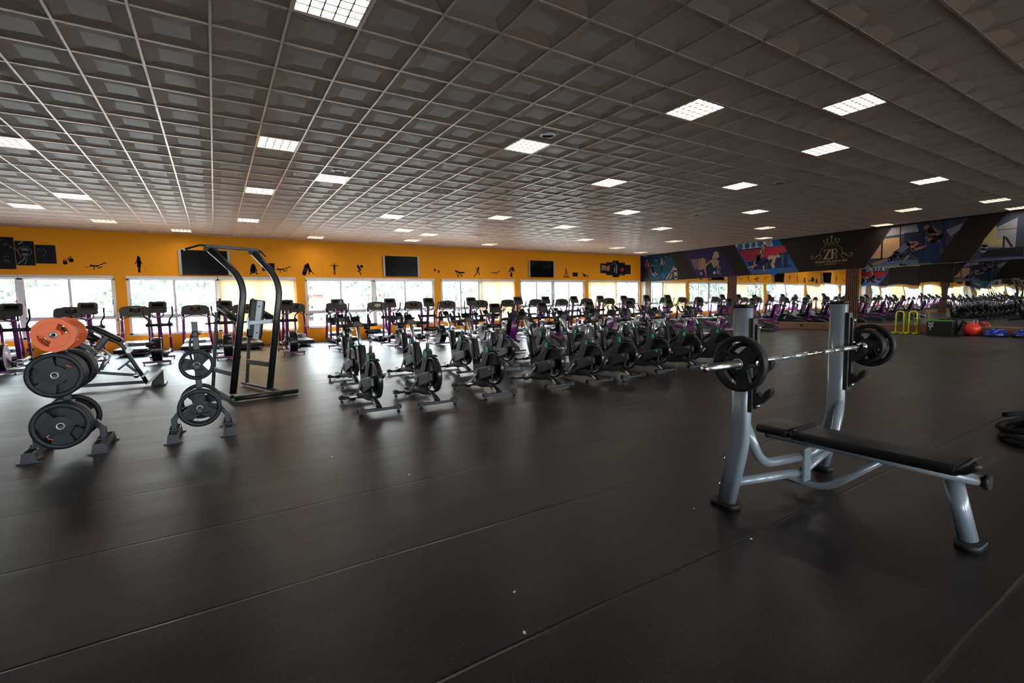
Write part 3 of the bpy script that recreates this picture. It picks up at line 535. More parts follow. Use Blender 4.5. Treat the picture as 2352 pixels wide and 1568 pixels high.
for ij, lab in zip(SPEAKERS, ('round flush ceiling speaker next to the light above the tyre pusher sticker', 'round flush ceiling speaker beside the bright light in mid ceiling', 'round flush ceiling speaker among the lights towards the mirror wall', 'round flush ceiling speaker beside the faint slotted vent')):
    if S0: dup(S0, (gx(ij[0]+.5), gy(ij[1]+.5), ZC+REC), lab); continue
    S0 = thing('ceiling_speaker', lab, 'speaker', (gx(ij[0]+.5), gy(ij[1]+.5), ZC+REC), 0, 'round ceiling speakers')
    MB().lathe([(0.0, -.006), (.095, -.008), (.10, -.012)], 'z', n=24).build('grille', 'bodygrey', S0)
    MB().lathe([(.10, 0), (.10, -.018), (.115, -.016), (.118, 0)], 'z', n=24).build('rim', 'tbar', S0)

# ---------------------------------------------------------------- outside
struct(MB().box(-60, 90, YW+.3, 90, -1.2, -1.0), 'ground_outside', 'ground')
struct(MB().box(-60, 90, -60, YB-.3, -1.2, -1.0), 'ground_behind', 'ground')
def tree(x, y, h, w, lab, seed, kind='bushy_tree'):
    r = random.Random(seed)
    t = thing(kind, lab, 'tree', (x, y, -1.0), 0, 'trees outside the windows')
    MB().sweep([(0, 0, 0), (.1, 0, h*.3), (0, .1, h*.7)], circ(.14, 8), scales=[1, .8, .4]).build('trunk', 'bark', t)
    m = MB()
    for k in range(420):
        z = r.uniform(.25, 1)**.8*h; rad = w*math.sin(PI*min(1, max(.05, (z/h-.12)/.95)))**.7
        a = r.uniform(0, 2*PI); q = rad*math.sqrt(r.random()); px, py = q*math.cos(a), q*math.sin(a); s = r.uniform(.12, .3)
        Mx = Matrix.Translation((px, py, z)) @ Euler((r.uniform(0, 6), r.uniform(0, 6), r.uniform(0, 6))).to_matrix().to_4x4()
        m.add([Mx @ Vector(v) for v in ((-s, -s*.4, 0), (0, -s*.5, .05), (s, 0, 0), (0, s*.5, .05), (-s, s*.3, 0))], [(0, 1, 2, 3, 4)])
    m.build('crown', 'leaf', t, recalc=False)
TREES = [(-9.5, 34, 5.5, 1.8), (-7.2, 30, 5.0, 1.5), (-4.6, 33, 6.6, 1.7), (-2.2, 35, 5.0, 1.9), (0.6, 30, 5.6, 1.7), (2.6, 34, 3.6, 2.0), (6.2, 30, 4.8, 1.8), (9.5, 33, 4.0, 2.2), (13.0, 36, 5.2, 1.6), (16.5, 34, 4.2, 2.0),
         (20.0, 36, 5.0, 1.7), (24.5, 35, 6.0, 1.9), (29.5, 34, 6.4, 2.2), (34.0, 37, 5.6, 2.0)]
tl = ['at the far left of the windows', 'pale and slender through the first whole window', 'tall and thin through the first whole window', 'low and round right of the tall thin one', 'seen beside the pull-up tower', 'low one before the tower blind',
      'low one before the red house wall', 'spreading one before the pale house', 'narrow one right of the pale house', 'seen through the third window pair', 'seen left of the closed blind', 'tall one behind the consoles', 'dense one near the corner window', 'outermost one by the corner window']
for k, (x, y, h, w) in enumerate(TREES):
    tree(x, y, h, w, 'sunlit green tree outside, '+tl[k], 30+k)
b = thing('garden_building', 'pale low house with red walls and dark windows outside the middle windows', 'building', (10.0, 46, -1.0))
MB().box(-7, 7, -2, 4, 0, 3.4).build('wall', 'brick', b)
MB().box(-7.3, 7.3, -2.4, 4.2, 3.4, 4.3).build('parapet', 'house', b)
m = MB()
for k in range(6): m.box(-6+k*2.2, -5+k*2.2, -2.02, -1.98, 1.2, 2.6)
m.build('window', 'screen', b)
h2 = thing('garden_building', 'white house wall outside behind the right hand windows', 'building', (27, 50, -1.0))
MB().box(-6, 6, 0, 5, 0, 4.5).build('wall', 'house', h2)
MB().prism([(-6.3, 4.5), (6.3, 4.5), (5, 5.6), (-5, 5.6)], 'y', -.3, 5.3).build('roof', 'brick', h2)
# ================================================================ WEIGHT PLATES
def arcpts(r, a0, a1, n): return [(r*math.cos(a0+(a1-a0)*i/n), r*math.sin(a0+(a1-a0)*i/n)) for i in range(n+1)]
def plate(label, loc, R, t, style, m='plategrey', rz=0.0, spin=0.0, group=None, mark=None):
    o = thing('weight_plate', label, 'weight plate', loc, rz, group)
    h = t/2; mb = MB(); nseg = 48
    if style == 'round3' or style == 'tri':
        mb.lathe([(R*.80, -h*.75), (R*.84, -h), (R*.97, -h), (R, -h*.7), (R, h*.7), (R*.97, h), (R*.84, h), (R*.80, h*.75)], 'y', n=nseg, closed=True)
        hub = R*.42 if style == 'round3' else R*.36
        mb.lathe([(R*.13, -h*.9), (hub, -h*.8), (hub, h*.8), (R*.13, h*.9)], 'y', n=32, closed=True, smooth=False)
        for k in range(3):
            c = spin+k*2*PI/3
            if style == 'round3':
                w0, w1 = .62, .50
                poly = arcpts(R*.82, c-w1, c+w1, 8)+arcpts(R*.40, c+w0, c-w0, 8)
                mb.prism(poly, 'y', -h*.62, h*.62)
                mb.prism(arcpts(R*.80, c-w1*.8, c+w1*.8, 8)+arcpts(R*.76, c+w1*.8, c-w1*.8, 8), 'y', -h*.8, h*.8)
            else:
                poly = arcpts(R*.83, c-.34, c+.26, 6)+[(R*.30*math.cos(c+.9), R*.30*math.sin(c+.9)), (R*.34*math.cos(c-.9), R*.34*math.sin(c-.9))]
                mb.prism(poly, 'y', -h*.62, h*.62)
        if style == 'tri':
            tr = [(R*.50*math.cos(spin+k*2*PI/3+d), R*.50*math.sin(spin+k*2*PI/3+d)) for k in range(3) for d in (-.14, .14)]
            tr2 = [(x*.82, y*.82) for x, y in tr]
            mb.prism(tr, 'y', -h*.85, h*.85); 
            for s in (-1, 1): mb.add([(x, s*h*.86, y) for x, y in tr]+[(x, s*h*1.0, y) for x, y in tr2], [(i, (i+1) % 6, 6+(i+1) % 6, 6+i) for i in range(6)])
            for s in (-1, 1): mb.add([(x, s*h*1.0, y) for x, y in tr2], [tuple(range(6))])
            for k in range(3):
                c = spin+k*2*PI/3+.05
                mb.prism(arcpts(R*.95, c-.09, c+.09, 3)+arcpts(R*.84, c+.10, c-.10, 3), 'y', -h*1.04, h*1.04)
        mb.build('disc', m, o, recalc=True)
        MB().lathe([(R*.10, -h*1.06), (R*.15, -h*1.08), (R*.15, h*1.08), (R*.10, h*1.06)] if R > .18 else [(.026, -h*1.06), (R*.2, -h*1.08), (R*.2, h*1.08), (.026, h*1.06)], 'y', n=24, closed=True).build('steel_ring', 'silver', o)
        if mark:
            a = mark
            MB().obox((R*.62*math.cos(a), -h*.66, R*.62*math.sin(a)), (.042, .003, .010), (0, .5, 0)).build('red_mark', 'red', o)
            for q, word in ((a+2.1, '10 KG'), (a-2.1, 'KG')):
                text_part(word, .036, 'raised_lettering', m, o, Matrix.Translation((R*.62*math.cos(q), -h*.64, R*.62*math.sin(q))) @ Matrix.Rotation(PI/2-q, 4, 'Y') @ Matrix.Rotation(PI/2, 4, 'X'), .003)
    else:  # twelve sided rubber plate with two grips
        n = 12; P = [(R*math.cos(2*PI*(i+.5)/n), R*math.sin(2*PI*(i+.5)/n)) for i in range(n)]
        # ring of quads around two oval grip holes: outer wall, then a face band built from angular slices
        def prof(a):
            k = (a % (2*PI/n)) - PI/n; return R*math.cos(PI/n)/math.cos(k)
        N = 72
        for i in range(N):
            a0, a1 = 2*PI*i/N, 2*PI*(i+1)/N; am = (a0+a1)/2
            rings = [.16*R, .36*R, .70*R, None]
            hole = min(abs((am-spin+PI) % (2*PI)-PI), abs((am-spin) % (2*PI)-PI)) < .62
            for q in range(3):
                if q == 1 and hole: continue
                ra0, ra1 = (rings[q], rings[q+1] if rings[q+1] else prof(a0)), (rings[q], rings[q+1] if rings[q+1] else prof(a1))
                A = [(ra0[0]*math.cos(a0), ra0[0]*math.sin(a0)), (ra0[1]*math.cos(a0), ra0[1]*math.sin(a0)), (ra1[1]*math.cos(a1), ra1[1]*math.sin(a1)), (ra1[0]*math.cos(a1), ra1[0]*math.sin(a1))]
                for s in (-1, 1): mb.add([(x, s*h*(.85 if q == 1 else 1), z) for x, z in A], [(0, 1, 2, 3)])
                e = [(1, 2)] if q == 2 else []
                if q == 0 and hole: e.append((1, 2))
                if q == 2 and hole: e.append((0, 3))
                if q == 0: e.append((0, 3))
                for u, v in e: mb.add([(A[u][0], -h, A[u][1]), (A[v][0], -h, A[v][1]), (A[v][0], h, A[v][1]), (A[u][0], h, A[u][1])], [(0, 1, 2, 3)])
        mb.build('disc', m, o)
        m2 = MB().lathe([(.014, -h*1.05), (.03, -h*1.05), (.03, h*1.05), (.014, h*1.05)], 'y', n=20, closed=True); m2.build('steel_ring', 'silver', o)
        m3 = MB().lathe([(R*.74, -h*1.03), (R*.76, -h*1.03), (R*.76, -h*.98), (R*.74, -h*.98)], 'y', n=40, closed=True); m3.build('raised_ring', m, o)
    return o

# ================================================================ PLATE TREES
def plate_tree(label, loc, side_pegs, top):
    o = thing('plate_tree', label, 'weight plate rack', loc, 0)
    MB().sweep([(0, 0, .30), (0, 0, top)], rrect(.06, .06, .008), upv=(0, 1, 0), smooth=False).build('post', 'steelgrey', o, bevel=.004)
    for s in (-1, 1):
        MB().sweep([(0, 0, .36), (s*.20, 0, .27), (s*.255, 0, .20), (s*.255, 0, .105)], rrect(.055, .06, .006), upv=(0, 1, 0), smooth=False).build('arm', 'steelgrey', o)
        f = MB()
        tr = [(-.06, .01), (.06, .01), (.045, .095), (-.045, .095)]
        x = s*.255
        for y in (-.30, .265): f.prism([(x+a, b) for a, b in tr], 'y', y, y+.012)
        for sx in (-1, 1): f.box(x+sx*.045-.004, x+sx*.045+.004, -.29, .27, .035, .095)
        f.box(x-.085, x+.085, -.31, -.25, 0, .012); f.box(x-.085, x+.085, .24, .30, 0, .012)
        f.box(x-.05, x+.05, -.06, .06, .085, .10)
        ft = f.build('foot', 'steelgrey', o)
        b = MB()
        for px, py in ((-.035, -.045), (.035, -.045), (-.035, .045), (.035, .045)): b.lathe([(0, .122), (.009, .122), (.009, .10)], 'z', (x+px, py, 0), 8)
        b.build('bolt', 'black', ft)
    for z, ys in side_pegs:
        for s in ys:
            MB().tube([(0, s*.02, z), (0, s*.34, z)], .0125 if z > 1.0 else .024, 16).build('peg', 'bodygrey', o)
    return o
rk1 = plate_tree('slate grey plate tree holding orange plates at its top', (-1.32, 6.45, 0), [(.31, (-1, 1)), (.80, (-1, 1)), (1.19, (-1, 1))], 1.27)
MB().tube([(-.02, 0, .84), (-.40, 0, .86)], .0125, 12).build('peg', 'chrome', rk1)
rk2 = plate_tree('slate grey plate tree with a bare top post and hanging collars', (-.20, 6.42, 0), [(.33, (-1, 1)), (.80, (-1, 1))], 1.28)
MB().tube([(0, 0, 1.14), (.05, -.03, 1.14)], .012, 10).build('peg', 'steelgrey', rk2)
cl = thing('barbell_collar', 'black spring collar and strap hanging on the bare top post of the plate tree', 'collar', (-.20, 6.36, 1.14))
MB().lathe([(.024, -.02), (.036, -.02), (.036, .02), (.024, .02)], 'y', (0, 0, 0), 18, closed=True).build('ring', 'blackgloss', cl)
MB().tube([(.02, 0, .02), (.055, -.01, .035), (.07, -.01, .02)], .008, 8).build('lever', 'silver', cl)
MB().tube(fillet([(-.03, 0, 0), (-.055, .0, -.10), (-.06, 0, -.22), (-.045, 0, -.30), (-.055, 0, -.36)], .05, 3), .011, 8).build('strap', 'black', cl)
G1 = 'plates on the plate tree with orange plates'; G2 = 'plates on the plate tree with the bare top post'
ft = -1.32
plate('large slate three grip plate in front on the low peg, under the orange plates', (ft, 6.13, .325), .225, .045, 'round3', spin=.55, group=G1, mark=-2.2)
plate('second large slate plate on the low front peg of the orange topped tree', (ft, 6.19, .325), .232, .045, 'round3', spin=1.2, group=G1)
plate('third large slate plate on the low front peg of the orange topped tree', (ft, 6.25, .325), .228, .045, 'round3', spin=.2, group=G1)
plate('large slate plate on the low far side peg of the orange topped tree', (ft, 6.62, .325), .23, .05, 'round3', spin=.9, group=G1)
plate('large slate three grip plate in front on the middle peg under the orange plates', (ft, 6.10, .82), .215, .042, 'round3', spin=2.1, group=G1, mark=.65)
plate('second slate plate on the middle peg under the orange plates', (ft, 6.155, .82), .213, .042, 'round3', spin=1.0, group=G1)
plate('third slate plate on the middle peg under the orange plates', (ft, 6.21, .82), .213, .042, 'round3', spin=.3, group=G1)
plate('fourth slate plate on the middle peg under the orange plates, just before the post', (ft, 6.265, .82), .213, .042, 'round3', spin=1.5, group=G1)
for k, w in enumerate(('nearest the post', 'second from the post', 'third from the post', 'outermost')):
    plate('slate plate on the far middle peg of the orange topped tree, '+w, (ft, 6.60+k*.055, .82), .21, .042, 'round3', spin=k*.7, group=G1)
plate('orange twelve sided plate in front at the top of the plate tree', (ft+.01, 6.14, 1.20), .165, .04, 'twelve', 'orangeplate', spin=-.95+PI/2, group=G1)
plate('second orange twelve sided plate behind the front one', (ft+.01, 6.20, 1.20), .165, .04, 'twelve', 'orangeplate', spin=-.7+PI/2, group=G1)
plate('smaller orange plate third on the top peg, before the post', (ft+.01, 6.26, 1.20), .15, .04, 'twelve', 'orangeplate', spin=.4, group=G1)
plate('orange plate on the far side top peg of the plate tree', (ft+.01, 6.60, 1.20), .165, .045, 'twelve', 'orangeplate', spin=1.9, group=G1)
plate('large triangular hubbed slate plate in front on the bare topped tree', (-.20, 6.16, .345), .205, .05, 'tri', spin=PI/2, group=G2)
plate('second large slate plate with triangular hub on the low peg of the bare topped tree', (-.20, 6.225, .345), .205, .05, 'tri', spin=PI/2+.3, group=G2)
plate('large slate plate on the low far side peg of the bare topped tree', (-.20, 6.62, .345), .205, .05, 'tri', spin=.3, group=G2)
plate('medium triangular hubbed slate plate in front on the bare topped tree', (-.20, 6.18, .815), .163, .045, 'tri', spin=PI/2-.35, group=G2)
plate('second medium slate plate on the upper peg of the bare topped tree', (-.20, 6.24, .815), .163, .045, 'tri', spin=.8, group=G2)

# ================================================================ FLAT OLYMPIC BENCH
BX = 3.535
b = thing('bench_press', 'flat bench press with black vinyl pad and silver grey uprights', 'weight bench', (BX, 0, 0))
ov = rrect(.072, .125, .034, 4)
for s in (-1, 1):
    x = s*.635
    path = fillet([(x, 1.83, 1.36), (x, 1.83, .48), (x, 1.93, .025)], .12, 6)
    u = MB().sweep(path, [(a, b2) for a, b2 in ov], upv=(0, 1, 0)).build('upright', 'benchgrey', b)
    MB().sweep([(x, 1.83, 1.355), (x, 1.83, 1.378)], [(a*1.06, c*1.06) for a, c in ov], upv=(0, 1, 0)).build('end_cap', 'black', u)
    MB().sweep([(x, 1.935, 0), (x, 1.935, .035)], rrect(.115, .20, .05, 5), upv=(0, 1, 0)).build('foot', 'rubber', b)
    # dark rack bracket on the bench side face of the upright
    r = MB()
    r.sweep([(x, 1.757, 1.29), (x, 1.757, .685)], rrect(.055, .035, .012), upv=(0, 1, 0), smooth=False)
    r.sweep([(x+.004, 1.737, 1.25), (x+.004, 1.737, .71)], rrect(.03, .03, .008), upv=(0, 1, 0), smooth=False)
    rk = r.build('rack_bracket', 'black', b, bevel=.003)
    bo = MB()
    for z in (1.23, 1.06, .93, .73): bo.lathe([(0, -.012), (.010, -.012), (.012, 0)], 'y', (x+.004, 1.722, z), 12)
    bo.build('bolt', 'chrome', rk)
    for z in (.99, .815):
        hk = MB()
        hk.prism([(1.74, z-.085), (1.74, z+.01), (1.715, z+.005), (1.69, z-.02), (1.665, z+.02), (1.635, z+.045), (1.622, z+.03), (1.632, z-.005), (1.69, z-.065)], 'x', x-.022, x+.022)
        hk.build('bar_hook', 'black', b, bevel=.004)
    bb = MB()
    for z, yy in ((.33, 1.935), (.14, 1.97)): bb.lathe([(0, .01), (.011, .01), (.013, 0)], 'y', (x, yy, z), 10)
    bb.build('bolt', 'chrome', b)
    # upper curved brace down to the centre plate and the straight lower brace
    MB().tube(fillet([(x, 1.80, .60), (x*.78, 1.77, .31), (s*.02, 1.755, .27)], .12, 6), .031, 14).build('brace', 'benchgrey', b)
    MB().sweep([(x, 1.86, .19), (s*.02, 1.76, .155)], circ(.030, 14), upv=(0, 0, 1)).build('lower_brace', 'benchgrey', b)
MB().box(-.045, .045, 1.715, 1.735, .10, .34).build('centre_plate', 'benchgrey', b, bevel=.004)
MB().sweep([(0, 2.0, .385), (0, .80, .385)], rrect(.075, .055, .025, 4), upv=(0, 0, 1)).build('seat_beam', 'benchgrey', b)
MB().sweep([(0, 2.012, .385), (0, 1.998, .385)], rrect(.078, .058, .026, 4)).build('end_cap', 'black', b)
MB().sweep([(0, .80, .385), (0, .775, .385)], rrect(.082, .075, .026, 4)).build('end_cap', 'black', b)
lt = MB().tube(fillet([(0, 1.87, .085), (0, 1.60, .075), (0, 1.28, .37)], .12, 6), .024, 12).build('under_tube', 'benchgrey', b)
MB().tube([(0, 1.885, .085), (0, 1.868, .085)], .026, 12).build('end_cap', 'black', lt)
MB().sweep([(0, .93, .36), (0, .85, .03)], rrect(.085, .10, .04, 4), upv=(1, 0, 0)).build('end_leg', 'benchgrey', b)
MB().sweep([(0, .84, 0), (0, .84, .035)], rrect(.21, .115, .05, 5), upv=(0, 1, 0)).build('foot', 'rubber', b)
def vinyl(x0, x1, y0, y1, z0, z1, r, name, tail=None):
    m = MB(); n = 8; L = []
    prof = rrect(x1-x0, z1-z0, r, 4)
    ys = [y0, y0+r*.15, y0+r*.5, y0+r, y1-r, y1-r*.5, y1-r*.15, y1]
    sc = [.90, .96, .99, 1, 1, .99, .96, .90]
    m.sweep([((x0+x1)/2, y, (z0+z1)/2) for y in ys], prof, upv=(0, 0, 1), scales=[(q, q*(1 if 1 else 0)) for q in sc])
    return m
vinyl(-.145, .145, 1.80, 2.03, .415, .478, .026, 'h').build('head_pad', 'pad', b)
hp = MB(); hp.sweep([(0, 1.80, .450), (0, 1.775, .462), (0, 1.755, .478), (0, 1.74, .498)], rrect(.285, .022, .01, 3), upv=(0, 0, 1)).build('pad_seam', 'pad', b)
vinyl(-.15, .15, .88, 1.775, .415, .480, .026, 'm').build('long_pad', 'pad', b)
MB().sweep([(0, .90, .447), (0, .855, .455), (0, .82, .482), (0, .795, .512)], rrect(.295, .045, .02, 4), upv=(0, 0, 1), scales=[1, 1, 1, .96]).build('end_pad', 'pad', b)

# barbell on the upper hooks
bar = thing('barbell', 'chrome barbell resting on the bench press hooks', 'barbell', (3.45, 1.66, 1.033))
MB().tube([(-.71, 0, 0), (.71, 0, 0)], .0145, 16).build('shaft', 'chrome', bar)
for s in (-1, 1):
    MB().lathe([(0, s*1.18), (.019, s*1.18), (.0245, s*1.17), (.0245, s*.735), (.036, s*.735), (.036, s*.70), (.016, s*.70)], 'x', n=24).build('sleeve', 'chrome', bar)
    kn = MB()
    for a, c2 in ((.60, .40), (.385, .30), (.375, .27), (.255, .13)): kn.lathe([(.0152, s*a), (.0158, s*a), (.0158, s*c2), (.0152, s*c2)], 'x', n=20)
    kn.build('grip', 'silver', bar)
G3 = 'plates on the barbell'
y, z = 1.66, 1.033
plate('small black plate inside the large one on the end of the bar nearest the camera', (3.45-.79, y, z), .125, .035, 'tri', 'rubber', rz=PI/2, spin=.4, group=G3)
plate('large black three grip plate on the near end of the barbell', (3.45-.845, y, z), .165, .045, 'tri', 'rubber', rz=PI/2, spin=2.4, group=G3)
plate('small black plate next to the far upright on the barbell', (3.45+.765, y, z), .125, .035, 'tri', 'rubber', rz=PI/2, spin=.9, group=G3)
plate('second small black plate stacked outside the first on the far end', (3.45+.799, y, z), .125, .035, 'tri', 'rubber', rz=PI/2, spin=.1, group=G3)
plate('large black three grip plate on the far end of the barbell', (3.45+.85, y, z), .165, .045, 'tri', 'rubber', rz=PI/2, spin=.2, group=G3)

# ================================================================ PULL-UP TOWER
pt = thing('power_tower', 'tall black pull-up and knee raise tower with back pad', 'pull-up tower', (0, 0, 0))
pr = rrect(.075, .05, .02, 3)
TL = [(.20, 8.72, .05), (.43, 8.86, 1.80), (.02, 9.18, 2.36)]
for s, base, bend, top in ((0, (.17, 8.75, .06), (.44, 8.80, 1.86), (.00, 9.0, 2.345)), (1, (.71, 8.90, .06), (.975, 8.95, 1.86), (.62, 9.15, 2.33))):
    p = fillet([base, bend, top], .30, 8)
    MB().sweep(p, rrect(.10, .12, .035, 4), upv=(0, 1, 0)).build('upright', 'blackmetal', pt)
MB().sweep([(.17, 8.30, .05), (1.08, 8.42, .05)], rrect(.075, .075, .03, 3)).build('front_foot', 'blackmetal', pt)
MB().sweep([(.15, 8.45, .05), (-.16, 9.95, .05)], rrect(.06, .06, .012, 2), smooth=False).build('base_rail', 'blackmetal', pt)
MB().sweep([(.88, 8.45, .05), (.36, 10.0, .05)], rrect(.06, .06, .012, 2), smooth=False).build('base_rail', 'blackmetal', pt)
MB().sweep([(-.10, 9.75, .06), (.03, 9.65, 1.36)], rrect(.055, .055, .012, 2), smooth=False, upv=(0, 1, 0)).build('rear_post', 'blackmetal', pt)
MB().sweep([(.42, 9.80, .06), (.535, 9.70, 1.30)], rrect(.055, .055, .012, 2), smooth=False, upv=(0, 1, 0)).build('rear_post', 'blackmetal', pt)
MB().sweep([(-.06, 9.70, .37), (.20, 8.78, .37)], rrect(.05, .085, .01, 2), smooth=False).build('side_brace', 'blackmetal', pt)
MB().sweep([(.45, 9.76, .46), (.75, 8.93, .46)], rrect(.05, .085, .01, 2), smooth=False).build('side_brace', 'blackmetal', pt)
MB().sweep([(-.06, 8.99, 2.40), (.68, 9.15, 2.385)], rrect(.06, .05, .006, 2), smooth=False).build('top_beam', 'steelgrey', pt)
for c0, c1 in (((-.08, 8.97, 2.355), (.10, 9.02, 2.355)), ((.54, 9.11, 2.34), (.70, 9.16, 2.34))):
    MB().sweep([c0, c1], rrect(.07, .055, .012, 2), smooth=False).build('top_clamp', 'black', pt)
MB().tube(fillet([(-.05, 8.99, 2.40), (-.12, 9.0, 2.42), (-.33, 9.02, 2.345)], .05, 4), .016, 10).build('pull_up_grip', 'black', pt)
MB().tube(fillet([(.66, 9.15, 2.39), (.72, 9.16, 2.37), (.80, 9.3, 2.30)], .05, 4), .016, 10).build('pull_up_grip', 'black', pt)
MB().tube([(-.33, 9.02, 2.345), (-.355, 9.022, 2.336)], .021, 10).build('end_cap', 'white', pt)
MB().sweep([(.47, 8.97, 1.17), (.86, 9.0, 1.19)], rrect(.045, .07, .006, 2), smooth=False).build('back_bracket', 'benchgrey', pt)
MB().box(.85, .88, 8.93, 9.06, 1.09, 1.29).build('mount_plate', 'benchgrey', pt, bevel=.004)
MB().box(.445, .475, 8.9, 9.03, 1.07, 1.27).build('mount_plate', 'benchgrey', pt, bevel=.004)
sp = MB().sweep([(.555, 9.02, .90), (.655, 9.02, 1.53)], rrect(.10, .035, .012, 2), upv=(0, 1, 0), smooth=False).build('spine_plate', 'benchgrey', pt)
h = MB(); 
for q in ((.58, 1.0), (.64, 1.44)): h.lathe([(0, -.004), (.012, -.004), (.012, 0)], 'y', (q[0], 9.0, q[1]), 12)
h.build('bolt_hole', 'black', sp)
MB().sweep([(.535, 9.08, .92), (.54, 9.08, .95), (.625, 9.08, 1.52), (.63, 9.08, 1.55)], rrect(.235, .075, .03, 4), upv=(0, 1, 0), scales=[.9, 1, 1, .9]).build('back_pad', 'pad', pt)
for (a, c2) in (((.33, 9.03, 1.22), (.09, 9.62, 1.43)), ((.86, 9.10, 1.22), (.60, 9.70, 1.43))):
    ar = MB().sweep([a, c2], rrect(.11, .065, .03, 4)).build('arm_pad', 'pad', pt)
    a2 = Vector(a)+Vector((0, 0, -.06)); c3 = Vector(c2)+Vector((-.03, .1, -.06))
    MB().sweep([a2, c3], rrect(.045, .045, .01, 2), smooth=False).build('arm_beam', 'blackmetal', pt)
    g0 = Vector(c2)
    MB().tube(fillet([g0+Vector((0, .04, -.05)), g0+Vector((.0, .06, .16))], .02), .015, 8).build('hand_grip', 'rubber', pt)
    MB().tube(fillet([g0+Vector((-.02, .02, -.06)), g0+Vector((-.03, .02, -.25)), g0+Vector((-.24, .04, -.27))], .06, 4), .015, 8).build('dip_grip', 'rubber', pt)

# ================================================================ CHEST SUPPORTED ROW MACHINE
rm = thing('row_machine', 'slate grey chest supported row machine with padded rests behind the plate trees', 'row machine', (0, 0, 0))
Y = 11.2
def P3(x, z, y=Y): return (x, y, z)
MB().sweep([P3(-1.86, 1.13), P3(-1.82, 1.11), P3(-1.50, .885), P3(-1.475, .86)], rrect(.24, .075, .03, 4), upv=(0, 0, 1), scales=[.9, 1, 1, .9]).build('chest_pad', 'pad', rm)
MB().sweep([P3(-1.88, 1.085), P3(-1.56, .88)], rrect(.12, .05, .008, 2), smooth=False).build('pad_beam', 'steelgrey', rm)
MB().sweep([P3(-1.66, .97), P3(-2.02, .48)], rrect(.10, .17, .02, 3), upv=(0, 1, 0), smooth=False).build('column', 'steelgrey', rm)
MB().sweep(fillet([P3(-1.72, .93), P3(-1.50, .84), P3(-1.38, .55), P3(-1.15, .035)], .16, 6), rrect(.065, .075, .02, 3), upv=(0, 1, 0)).build('front_tube', 'steelgrey', rm)
for dy in (-.13, .13):
    MB().sweep([P3(-2.02, 1.06, Y+dy), P3(-1.82, .885, Y+dy)], circ(.05, 14), upv=(0, 1, 0), scales=None).build('roller_pad', 'pad', rm)
MB().sweep([P3(-2.10, .88), P3(-1.85, .70)], rrect(.16, .085, .01, 2), upv=(0, 0, 1), smooth=False).build('pin_plate', 'steelgrey', rm)
MB().sweep([P3(-1.135, .06), P3(-.90, .31)], rrect(.46, .035, .008, 2), smooth=False).build('foot_plate', 'silver', rm)
MB().prism([(-1.10, .0), (-.90, .0), (-.90, .27), (-1.08, .08)], 'y', Y-.03, Y+.03).build('plate_support', 'blackmetal', rm)
MB().box(-.93, -.86, Y-.24, Y+.24, 0, .035).build('front_foot', 'blackmetal', rm, bevel=.005)
MB().sweep([P3(-1.22, .17), P3(-1.12, .29)], rrect(.14, .03, .006, 2), smooth=False).build('step_plate', 'silver', rm)
MB().sweep([P3(-2.40, .42, Y-.06), P3(-1.34, .225, Y-.06)], rrect(.05, .05, .01, 2), smooth=False).build('lever_arm', 'steelgrey', rm)
MB().sweep([P3(-2.30, .10, Y+.02), P3(-1.16, .07, Y+.02)], rrect(.06, .06, .01, 2), smooth=False).build('base_beam', 'steelgrey', rm)
MB().sweep([P3(-2.0, .52, Y), P3(-2.28, .08, Y)], rrect(.06, .08, .01, 2), upv=(0, 1, 0), smooth=False).build('rear_strut', 'steelgrey', rm)
MB().prism([(-2.49, 0), (-2.22, 0), (-2.26, .03), (-2.31, .12), (-2.37, .12), (-2.45, .03)], 'y', Y-.30, Y+.30).build('rear_foot', 'steelgrey', rm)
MB().lathe([(0, -.11), (.04, -.11), (.05, -.09), (.05, -.05)], 'y', P3(-1.30, .215, Y-.0), 20).build('pivot_bearing', 'chrome', rm)
for q in (-.05, .05):
    MB().sweep([P3(-1.56, .34, Y+q), P3(-1.37, .50, Y+q)], rrect(.03, .04, .006, 2), smooth=False, upv=(0, 1, 0)).build('stop_strut', 'steelgrey', rm)
    MB().sweep([P3(-1.44, .43, Y+q), P3(-1.30, .27, Y+q)], rrect(.03, .04, .006, 2), smooth=False, upv=(0, 1, 0)).build('stop_strut', 'steelgrey', rm)
for q in (-.22, .26):
    MB().sweep(fillet([P3(-1.90, .80, Y+q), P3(-1.69, .59, Y+q), P3(-1.82, .34, Y+q*.6)], .04, 3), rrect(.035, .035, .008, 2), upv=(0, 1, 0)).build('row_handle', 'silver', rm)
MB().sweep([P3(-1.90, .80, Y-.22), P3(-1.90, .80, Y+.26)], circ(.018, 10)).build('handle_bar', 'steelgrey', rm)
MB().tube([P3(-1.37, .69, Y-.03), P3(-1.36, .69, Y-.26)], .045, 14).build('knee_roller', 'silver', rm)
MB().tube([P3(-1.82, .34, Y-.14), P3(-2.4, .46, Y-.14)], .014, 8).build('link_bar', 'silver', rm)

